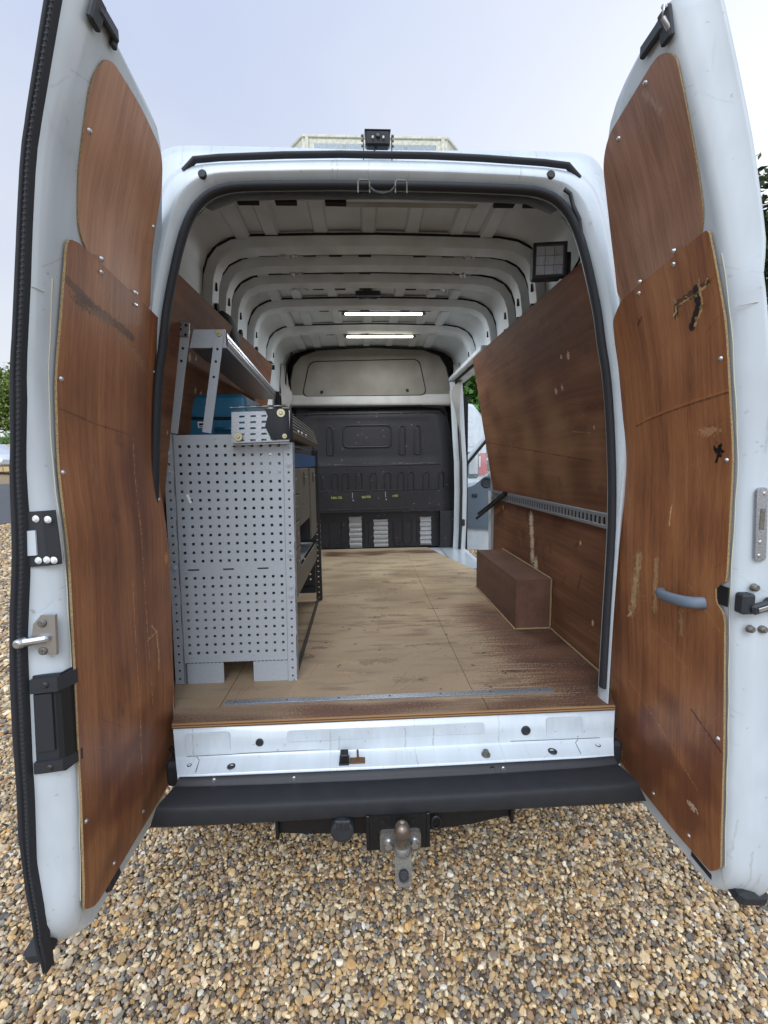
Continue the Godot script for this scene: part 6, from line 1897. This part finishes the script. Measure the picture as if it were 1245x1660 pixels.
func build_rack():
	var t := thing("tool_rack", "grey perforated metal tool rack along the van's left wall", "rack", Vector3(-0.55, 0.69, -0.19))
	# everything below is in the rack's own axes
	var sh := func(p: Vector3) -> Vector3: return p - Vector3(-0.55, 0.69, -0.19)
	var lean := 0.022                              # the rack stands slightly out of true
	var rb := Basis(Vector3(1, 0, 0), Vector3(0.021, 1, 0), Vector3(0, 0, 1))
	var base := Transform3D(rb, Vector3(0, 0, 0))
	var cols := []
	for i in 12: cols.append(-0.198 + i * 0.0352)
	var rows := []
	for i in 14: rows.append(0.989 - i * 0.0356)
	for i in 10: rows.append(0.989 - (15 + i) * 0.0356)
	var b := B.new()
	holed_sheet(b, base, cols, rows, 0.0108, -0.221, 0.206, 0.092, 1.034, 0.0352, 0.003)
	# feet either side of the cut-out
	for q in [[-0.213, -0.062], [0.062, 0.206]]:
		b.prism(rounded([Vector2(q[0], 0.0), Vector2(q[1], 0.0), Vector2(q[1], 0.0915), Vector2(q[0], 0.0915)], 0.006), Transform3D(base.basis, base * Vector3(0, 0, -0.004)), 0.003)
	var ep := obj("end_panel", b, M.grey_powder, t)
	tag(ep, "grey end panel with rows of square holes", "")
	for i in 3:
		b = B.new(); b.bx(-0.178 + i * 0.14, -0.134 + i * 0.14, 0.4880, 0.4932, 0.0005, 0.0015)
		obj("slot", b, M.black, ep, )
	for i in 26:
		b = B.new(); b.bx(-0.21 + i * 0.0162, -0.1995 + i * 0.0162, 0.0905, 0.0928, 0.0005, 0.0012)
		obj("bend_slot", b, M.black, ep)
	for q in [[-0.2, 0.068], [-0.07, 0.068], [0.065, 0.068], [0.192, 0.068], [-0.187, 1.018], [-0.06, 1.018], [0.062, 1.0]]:
		screw(base * Vector3(q[0], q[1] + 0.05 if q[1] < 0.1 else q[1], 0.0), Vector3(0, 0, 1), 0.0042, M.zinc, ep)
	b = B.new(); b.bar(base * Vector3(-0.178, 0.80, 0.0006), base * Vector3(-0.165, 0.765, 0.0006), 0.010, 0.001, Vector3(0, 0, 1))
	obj("scrape", b, M.label_white, ep)
	# uprights
	var pl = post(t, base * Transform3D(Basis(), Vector3(-0.2425, 0, 0.003)), 0.038, 0.002, 1.04, M.grey_powder)
	var pr = post(t, base * Transform3D(Basis(), Vector3(0.2265, 0, 0.003)), 0.038, -0.002, 1.0, M.grey_powder)
	for y in [0.965, 0.892, 0.50]: washer(base * Vector3(-0.2425, y, 0.003), 0.012, t, M.grey_powder)
	for y in [0.985, 0.912, 0.545, 0.41, 0.372]: washer(base * Vector3(0.2265, y, 0.003), 0.012, t, M.grey_powder)
	b = B.new(); b.cyl(Vector3(0.232, -0.002, -0.01), Vector3(0.232, 0.012, -0.01), 0.015, 0.013, 8)
	obj("foot", b, M.dull_zinc, t)
	# far end: posts, perforated end sheet
	var L := -1.05
	for x in [-0.2425, 0.2265]:
		post(t, Transform3D(Basis(), Vector3(x, 0, L)), 0.038, 0.0, 1.0, M.dark_steel)
	b = B.new()
	var c2 := []
	for i in 11: c2.append(-0.18 + i * 0.0352)
	var r2 := []
	for i in 7: r2.append(0.36 - i * 0.0356)
	holed_sheet(b, Transform3D(Basis(), Vector3(0, 0, L - 0.005)), c2, r2, 0.011, -0.221, 0.206, 0.10, 0.42, 0.0352, 0.003)
	b.bx(-0.221, 0.206, 0.06, 0.10, L - 0.01, L + 0.02)
	obj("far_end_panel", b, M.dark_steel, t)
	# floor rail along the aisle, top rail, back sheet
	b = B.new(); b.bar(Vector3(0.238, 0.02, -0.02), Vector3(0.222, 0.02, L - 0.02), 0.006, 0.045, Vector3.UP, 0.001)
	obj("floor_rail", b, M.dark_steel, t)
	b = B.new(); b.bx(0.205, 0.232, 0.90, 0.965, L, -0.035)
	obj("upper_rail", b, M.blue_paint, t)
	b = B.new(); b.bx(-0.25, -0.245, 0.05, 1.0, L, -0.03); b.bx(-0.24, 0.2, 1.0, 1.006, L, -0.02); b.bx(-0.24, 0.2, 0.395, 0.40, L, -0.03)
	obj("back_and_shelves", b, M.grey_powder, t)
	b = B.new(); b.bx(-0.06, -0.055, 0.40, 0.90, L + 0.02, -0.2)
	obj("divider_sheet", b, M.blue_paint, t)
	b = B.new(); b.bx(0.214, 0.222, 0.29, 0.40, L + 0.01, -0.04, 0.002)
	obj("lower_front_board", b, M.drawer_grey, t)
	b = B.new(); b.bx(0.226, 0.2285, 0.1, 0.96, -0.038, -0.034)
	obj("blue_post_edge", b, M.blue_paint, t)
	# upper frame: two struts, long shelf above
	for q in [[-0.762, 1.732, -0.674, 2.122, 0.036], [-0.632, 1.732, -0.544, 2.118, 0.034]]:
		b = B.new()
		var p0: Vector3 = sh.call(Vector3(q[0] + 0.014, q[1], -0.188))
		var p1: Vector3 = sh.call(Vector3(q[2], q[3], -0.188))
		b.bar(p0, p1, q[4], 0.003, Vector3(0, 0, 1), 0.0)
		var off: Vector3 = Vector3(0, 0, 1).cross((p1 - p0).normalized()) * -q[4] * 0.5
		b.bar(p0 - off + Vector3(0, 0, -0.015), p1 - off + Vector3(0, 0, -0.015), 0.002, 0.03, Vector3(0, 0, 1))
		var st := obj("strut", b, M.grey_powder, t)
		for k in [0.55, 0.70, 0.82, 0.95]:
			if k == 0.55 and q[0] < -0.7: continue
			var h := p0.lerp(p1, k)
			b = B.new(); b.cyl(h + Vector3(0, 0, 0.0014), h + Vector3(0, 0, 0.0026), 0.005, 0.005, 10); obj("hole", b, M.black, st)
	b = B.new()
	var e0: Vector3 = sh.call(Vector3(-0.665, 2.055, -0.195))
	b.prism(PackedVector2Array([Vector2(0, 0), Vector2(0.14, 0), Vector2(0.14, 0.068), Vector2(0.02, 0.068)]), Transform3D(Basis(), e0), 0.003)
	obj("shelf_end", b, M.grey_powder, t)
	washer(sh.call(Vector3(-0.548, 2.108, -0.186)), 0.013, t, M.brass_zinc)
	b = B.new(); b.rbox(Transform3D(Basis.from_euler(Vector3(0, 0, -0.12)), sh.call(Vector3(-0.69, 2.122, -0.182))), Vector3(0.066, 0.052, 0.003), 0.001)
	b.rbox(Transform3D(Basis.from_euler(Vector3(0, 0, -0.12)), sh.call(Vector3(-0.719, 2.128, -0.195))), Vector3(0.003, 0.056, 0.03), 0.001)
	var cl := obj("angle_clip", b, M.galvanised, t)
	for q in [[-0.71, 2.14], [-0.69, 2.138], [-0.668, 2.135], [-0.706, 2.105], [-0.672, 2.10], [-0.69, 2.12]]:
		b = B.new(); var p: Vector3 = sh.call(Vector3(q[0], q[1], -0.1805)); b.cyl(p, p + Vector3(0, 0, 0.001), 0.0055, 0.0055, 8); obj("hole", b, M.black, cl)
	b = B.new()
	var lip := []
	for k in 2:
		var a: Vector3 = sh.call(Vector3(-0.525, 2.055, -0.20)) if k == 0 else sh.call(Vector3(-0.575, 2.03, -1.33))
		lip.append(PackedVector3Array([a + Vector3(-0.14, 0.0, 0), a + Vector3(0, 0, 0), a + Vector3(0.006, 0.028, 0), a + Vector3(0.002, 0.056, 0), a + Vector3(-0.012, 0.060, 0)]))
	b.grid(lip, false, false)
	var us := obj("top_shelf", b, M.galvanised, t)
	b = B.new()
	for i in 70:
		for j in 3:
			var c: Vector3 = lip[0][1].lerp(lip[1][1], (i + 0.5) / 70.0) + Vector3(0.0035 + j * 0.0018, 0.014 + j * 0.011, 0)
			b.rbox(Transform3D(Basis(), c), Vector3(0.0022, 0.005, 0.006))
	tag(obj("perforation", b, M.dark_steel, us), "", "", "", "stuff")
	b = B.new(); var f0: Vector3 = sh.call(Vector3(-0.57, 1.72, -1.33)); b.bar(f0, sh.call(Vector3(-0.565, 2.08, -1.33)), 0.034, 0.003, Vector3(0, 0, 1)); obj("strut", b, M.dark_steel, t)
	# cable tray at the front of the worktop
	b = B.new()
	var T := func(x: float, y: float, z := -0.165) -> Vector3: return sh.call(Vector3(x, y, z))
	var cx := []
	var cy := []
	for i in 4: cx.append(-0.475 + i * 0.043)
	for i in 5: cy.append(1.80 - i * 0.023)
	holed_sheet(b, Transform3D(Basis(Vector3(1, 0.02, 0), Vector3(0.06, 1, 0.0), Vector3(0, 0, 1)), sh.call(Vector3(-0.105, 0, -0.165))), cx, cy, 0.021, -0.515, -0.29, 1.69, 1.818, 0.043, 0.002, 0.0075)
	b.bar(T.call(-0.512, 1.823, -0.163), T.call(-0.295, 1.829, -0.163), 0.03, 0.004, Vector3.UP, 0.001); b.bar(T.call(-0.51, 1.688, -0.152), T.call(-0.292, 1.694, -0.152), 0.026, 0.004, Vector3.UP, 0.001)
	var tr := obj("cable_tray", b, M.galvanised, t)
	tag(tr, "bright slotted metal tray section bolted to the rack's corner", "")
	for i in 5:
		b = B.new(); var p: Vector3 = T.call(-0.49 + i * 0.045, 1.826 + i * 0.001, -0.147); b.rbox(Transform3D(Basis(), p), Vector3(0.022, 0.0025, 0.004)); obj("slot", b, M.black, tr)
	b = B.new()
	var rr := []
	for q in [[0.0, 1.818, -0.155], [0.004, 1.79, -0.152], [0.0, 1.75, -0.150], [0.006, 1.71, -0.152], [0.006, 1.70, -0.155]]:
		rr.append(PackedVector3Array([T.call(-0.382 + q[0] * 3.0, q[1], q[2]), T.call(-0.325 + q[0], q[1], q[2] + 0.004), T.call(-0.292, q[1], q[2]), T.call(-0.285, q[1] - 0.004, q[2] - 0.06)]))
	b.grid(rr)
	obj("rubber_flap", b, M.rubber, tr)
	washer(T.call(-0.488, 1.712, -0.158), 0.017, tr, M.brass_zinc)
	washer(T.call(-0.318, 1.800, -0.148), 0.017, tr, M.brass_zinc)
	washer(T.call(-0.308, 1.712, -0.149), 0.010, tr, M.brass_zinc)
	# long dark tray running forward from it
	b = B.new()
	var lt := []
	for k in 2:
		var z := -0.20 if k == 0 else -1.30
		var dx := 0.0 if k == 0 else -0.02
		lt.append(PackedVector3Array([T.call(-0.44 + dx, 1.725, z), T.call(-0.30 + dx, 1.715, z), T.call(-0.285 + dx, 1.735, z), T.call(-0.312 + dx, 1.82, z), T.call(-0.335 + dx, 1.822, z)]))
	b.grid(lt, false, false)
	var dt := obj("dark_tray", b, M.drawer_grey, t)
	b = B.new()
	for i in 80:
		for j in 5:
			var f := (i + 0.5) / 80.0
			var c: Vector3 = lt[0][2].lerp(lt[1][2], f).lerp(lt[0][3].lerp(lt[1][3], f), 0.12 + j * 0.19) + Vector3(0.001, 0, 0)
			b.rbox(Transform3D(Basis(), c), Vector3(0.003, 0.006, 0.007))
	tag(obj("perforation", b, M.black, dt), "", "", "", "stuff")
	for z in [-0.36, -0.46, -0.60]:
		b = B.new(); var p: Vector3 = T.call(-0.288, 1.745, z); b.cyl(p, p + Vector3(0.006, 0, 0), 0.008, 0.006, 10); obj("bolt", b, M.zinc, dt)
	# drawers
	var names := ["top", "second", "third", "lowest"]
	for i in 4:
		var y := 1.465 - i * 0.125
		drawer("%s drawer in the rack's near column, with a label holder" % names[i], Vector3(-0.32, y, -0.385), 0.26, 0.118)
	drawer("tall drawer at the top of the rack's middle column", Vector3(-0.32, 1.30, -0.715), 0.36, 0.283)
	drawer("narrow upright drawer front at the far end of the rack", Vector3(-0.322, 1.16, -1.10), 0.27, 0.42)
	b = B.new()

	# teal tool case on the worktop
	var c := thing("tool_case", "teal blue plastic tool case lying on the rack's worktop", "tool case", Vector3(-0.66, 1.705, -0.55))
	b = B.new(); b.rbox(Transform3D(Basis(), Vector3(0, 0.055, 0)), Vector3(0.30, 0.10, 0.36), 0.012)
	obj("base", b, M.teal_plastic, c)
	b = B.new()
	b.grid([ring4(-0.155, 0.155, 0.108, -0.185, 0.185), ring4(-0.156, 0.156, 0.125, -0.186, 0.186), ring4(-0.15, 0.15, 0.19, -0.175, 0.175), ring4(-0.125, 0.125, 0.208, -0.15, 0.15)], true, false); b.fan(ring4(-0.125, 0.125, 0.208, -0.15, 0.15))
	obj("lid", b, M.teal_plastic, c)
	b = B.new(); b.bx(-0.12, 0.14, 0.098, 0.106, 0.178, 0.184)
	obj("gap", b, M.black, c)
	b = B.new(); b.bx(-0.06, -0.005, 0.062, 0.088, 0.1802, 0.1815)
	var lb := obj("label", b, M.label_white, c)
	for q in [[-0.055, -0.03, 0.072, 0.082], [-0.055, -0.02, 0.065, 0.069], [-0.026, -0.01, 0.074, 0.082]]:
		b = B.new(); b.bx(q[0], q[1], q[2], q[3], 0.1815, 0.1819); obj("print", b, M.black, lb)
	b = B.new(); b.tube([Vector3(0.02, 0.06, 0.182), Vector3(0.02, 0.055, 0.205), Vector3(0.12, 0.055, 0.205), Vector3(0.12, 0.06, 0.182)], 0.008, 7)
	obj("handle", b, M.teal_plastic, c)
	# dark bag hung on the left wall
	var bg := thing("black_pouch", "soft black pouch hanging above the rack on the left wall", "pouch", Vector3(-0.70, 2.30, -0.80))
	b = B.new()
	var rws := []
	for q in [[-0.10, 0.02], [-0.085, 0.05], [-0.03, 0.062], [0.03, 0.06], [0.075, 0.045], [0.095, 0.015]]:
		var ring := PackedVector3Array()
		for k in 12:
			var an := TAU * k / 12.0
			ring.append(Vector3(cos(an) * q[1] * 0.8 + q[0] * -0.2, q[0], sin(an) * q[1] * 1.5))
		rws.append(ring)
	b.grid(rws, true); b.fan(rws[0]); b.fan(rws[-1], true)
	obj("pouch_body", b, M.rubber, bg)

func ring4(x0, x1, y, z0, z1) -> PackedVector3Array:
	var out := PackedVector3Array()
	for p in rounded(rect2(x0, x1, z0, z1), 0.02, 3): out.append(Vector3(p.x, y, p.y))
	return out

func drawer(label: String, at: Vector3, w: float, h: float):
	# front faces the aisle (+x); w runs along z
	var t := thing("drawer", label, "drawer", at, 0.0, "drawers of the tool rack")
	var b := B.new(); b.bx(-0.012, 0.0, 0.0, h, -w / 2, w / 2, 0.003)
	obj("drawer_front", b, M.drawer_grey, t)
	b = B.new(); b.bx(-0.2, -0.014, 0.004, 0.008, -w / 2 + 0.01, w / 2 - 0.01); b.bx(-0.2, -0.014, 0.008, h * 0.8, -w / 2 + 0.01, -w / 2 + 0.014); b.bx(-0.2, -0.014, 0.008, h * 0.8, w / 2 - 0.014, w / 2 - 0.01)
	obj("drawer_box", b, M.dark_steel, t)
	b = B.new(); b.bx(0.0005, 0.006, h - 0.085, h - 0.02, -0.02, 0.02, 0.002)
	var hd := obj("label_holder", b, M.dull_zinc, t)
	b = B.new(); b.bx(0.006, 0.014, h - 0.05, h - 0.042, -0.014, 0.014, 0.002)
	obj("finger_pull", b, M.zinc, hd)

# ------------------------------------------------------------------ light and camera
const LED_ENERGY := 0.4

func sky_image() -> ImageTexture:
	var w := 512
	var h := 256
	var n := FastNoiseLite.new()
	n.seed = 4; n.frequency = 1.0; n.fractal_octaves = 4
	var im := Image.create(w, h, false, Image.FORMAT_RGBF)
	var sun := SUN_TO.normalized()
	for y in h:
		var ph := PI * (y + 0.5) / h
		for x in w:
			var th := TAU * (x + 0.5) / w
			var d := Vector3(sin(ph) * sin(th), cos(ph), -sin(ph) * cos(th))
			var c: Color
			if d.y >= 0.0:
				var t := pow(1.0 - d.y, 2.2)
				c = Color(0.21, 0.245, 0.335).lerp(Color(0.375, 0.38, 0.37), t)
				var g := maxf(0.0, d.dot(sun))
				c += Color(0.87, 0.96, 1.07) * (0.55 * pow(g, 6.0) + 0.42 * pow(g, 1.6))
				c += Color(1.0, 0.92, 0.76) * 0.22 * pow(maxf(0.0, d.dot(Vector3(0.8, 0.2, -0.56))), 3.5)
				var cl := n.get_noise_3d(d.x * 1.6 / (d.y + 0.25), d.z * 1.6 / (d.y + 0.25), 0.0)
				c = c.lerp(Color(0.31, 0.325, 0.36), clampf(0.2 + cl * 0.5, 0, 0.4))
			else:
				c = Color(0.12, 0.11, 0.09)
			im.set_pixel(x, y, c)
	return ImageTexture.create_from_image(im)

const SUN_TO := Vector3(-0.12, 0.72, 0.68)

func setup():
	var cam := Camera3D.new()
	cam.name = "camera"
	add_child(cam)
	cam.transform = Transform3D(Basis(Vector3(0.9988, -0.0158, 0.0460), Vector3(0.0210, 0.9933, -0.1138), Vector3(-0.0439, 0.1147, 0.9924)).orthonormalized(), Vector3(0, 1.6, 1.52))
	cam.fov = 101.34
	cam.near = 0.05
	cam.far = 500.0
	cam.current = true
	var env := Environment.new()
	var sk := PanoramaSkyMaterial.new()
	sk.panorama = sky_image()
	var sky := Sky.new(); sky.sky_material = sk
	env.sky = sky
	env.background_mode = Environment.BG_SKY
	env.background_energy_multiplier = 1.0
	env.tonemap_mode = Environment.TONE_MAPPER_LINEAR
	env.tonemap_exposure = 2.6
	env.sdfgi_enabled = true; env.ssao_enabled = true; env.ssil_enabled = true
	var we := WorldEnvironment.new(); we.name = "environment"; we.environment = env
	add_child(we)
	var sun := DirectionalLight3D.new()
	sun.name = "sun"
	sun.light_energy = 0.17
	sun.light_color = Color(0.97, 0.98, 1.0)
	sun.light_angular_distance = 28.0
	sun.shadow_enabled = true
	add_child(sun)
	sun.look_at_from_position(SUN_TO * 10.0, Vector3.ZERO, Vector3.UP)

func _ready():
	setup()
	make_materials()
	door_textures()
	hold_textures()
	build_setting()
	van = thing("panel_van", "white high-roof van seen from behind, both rear doors wide open", "van")
	build_shell()
	build_hold()
	build_rear_end()
	build_cab()
	build_cab_door()
	build_doors()
	build_rack()
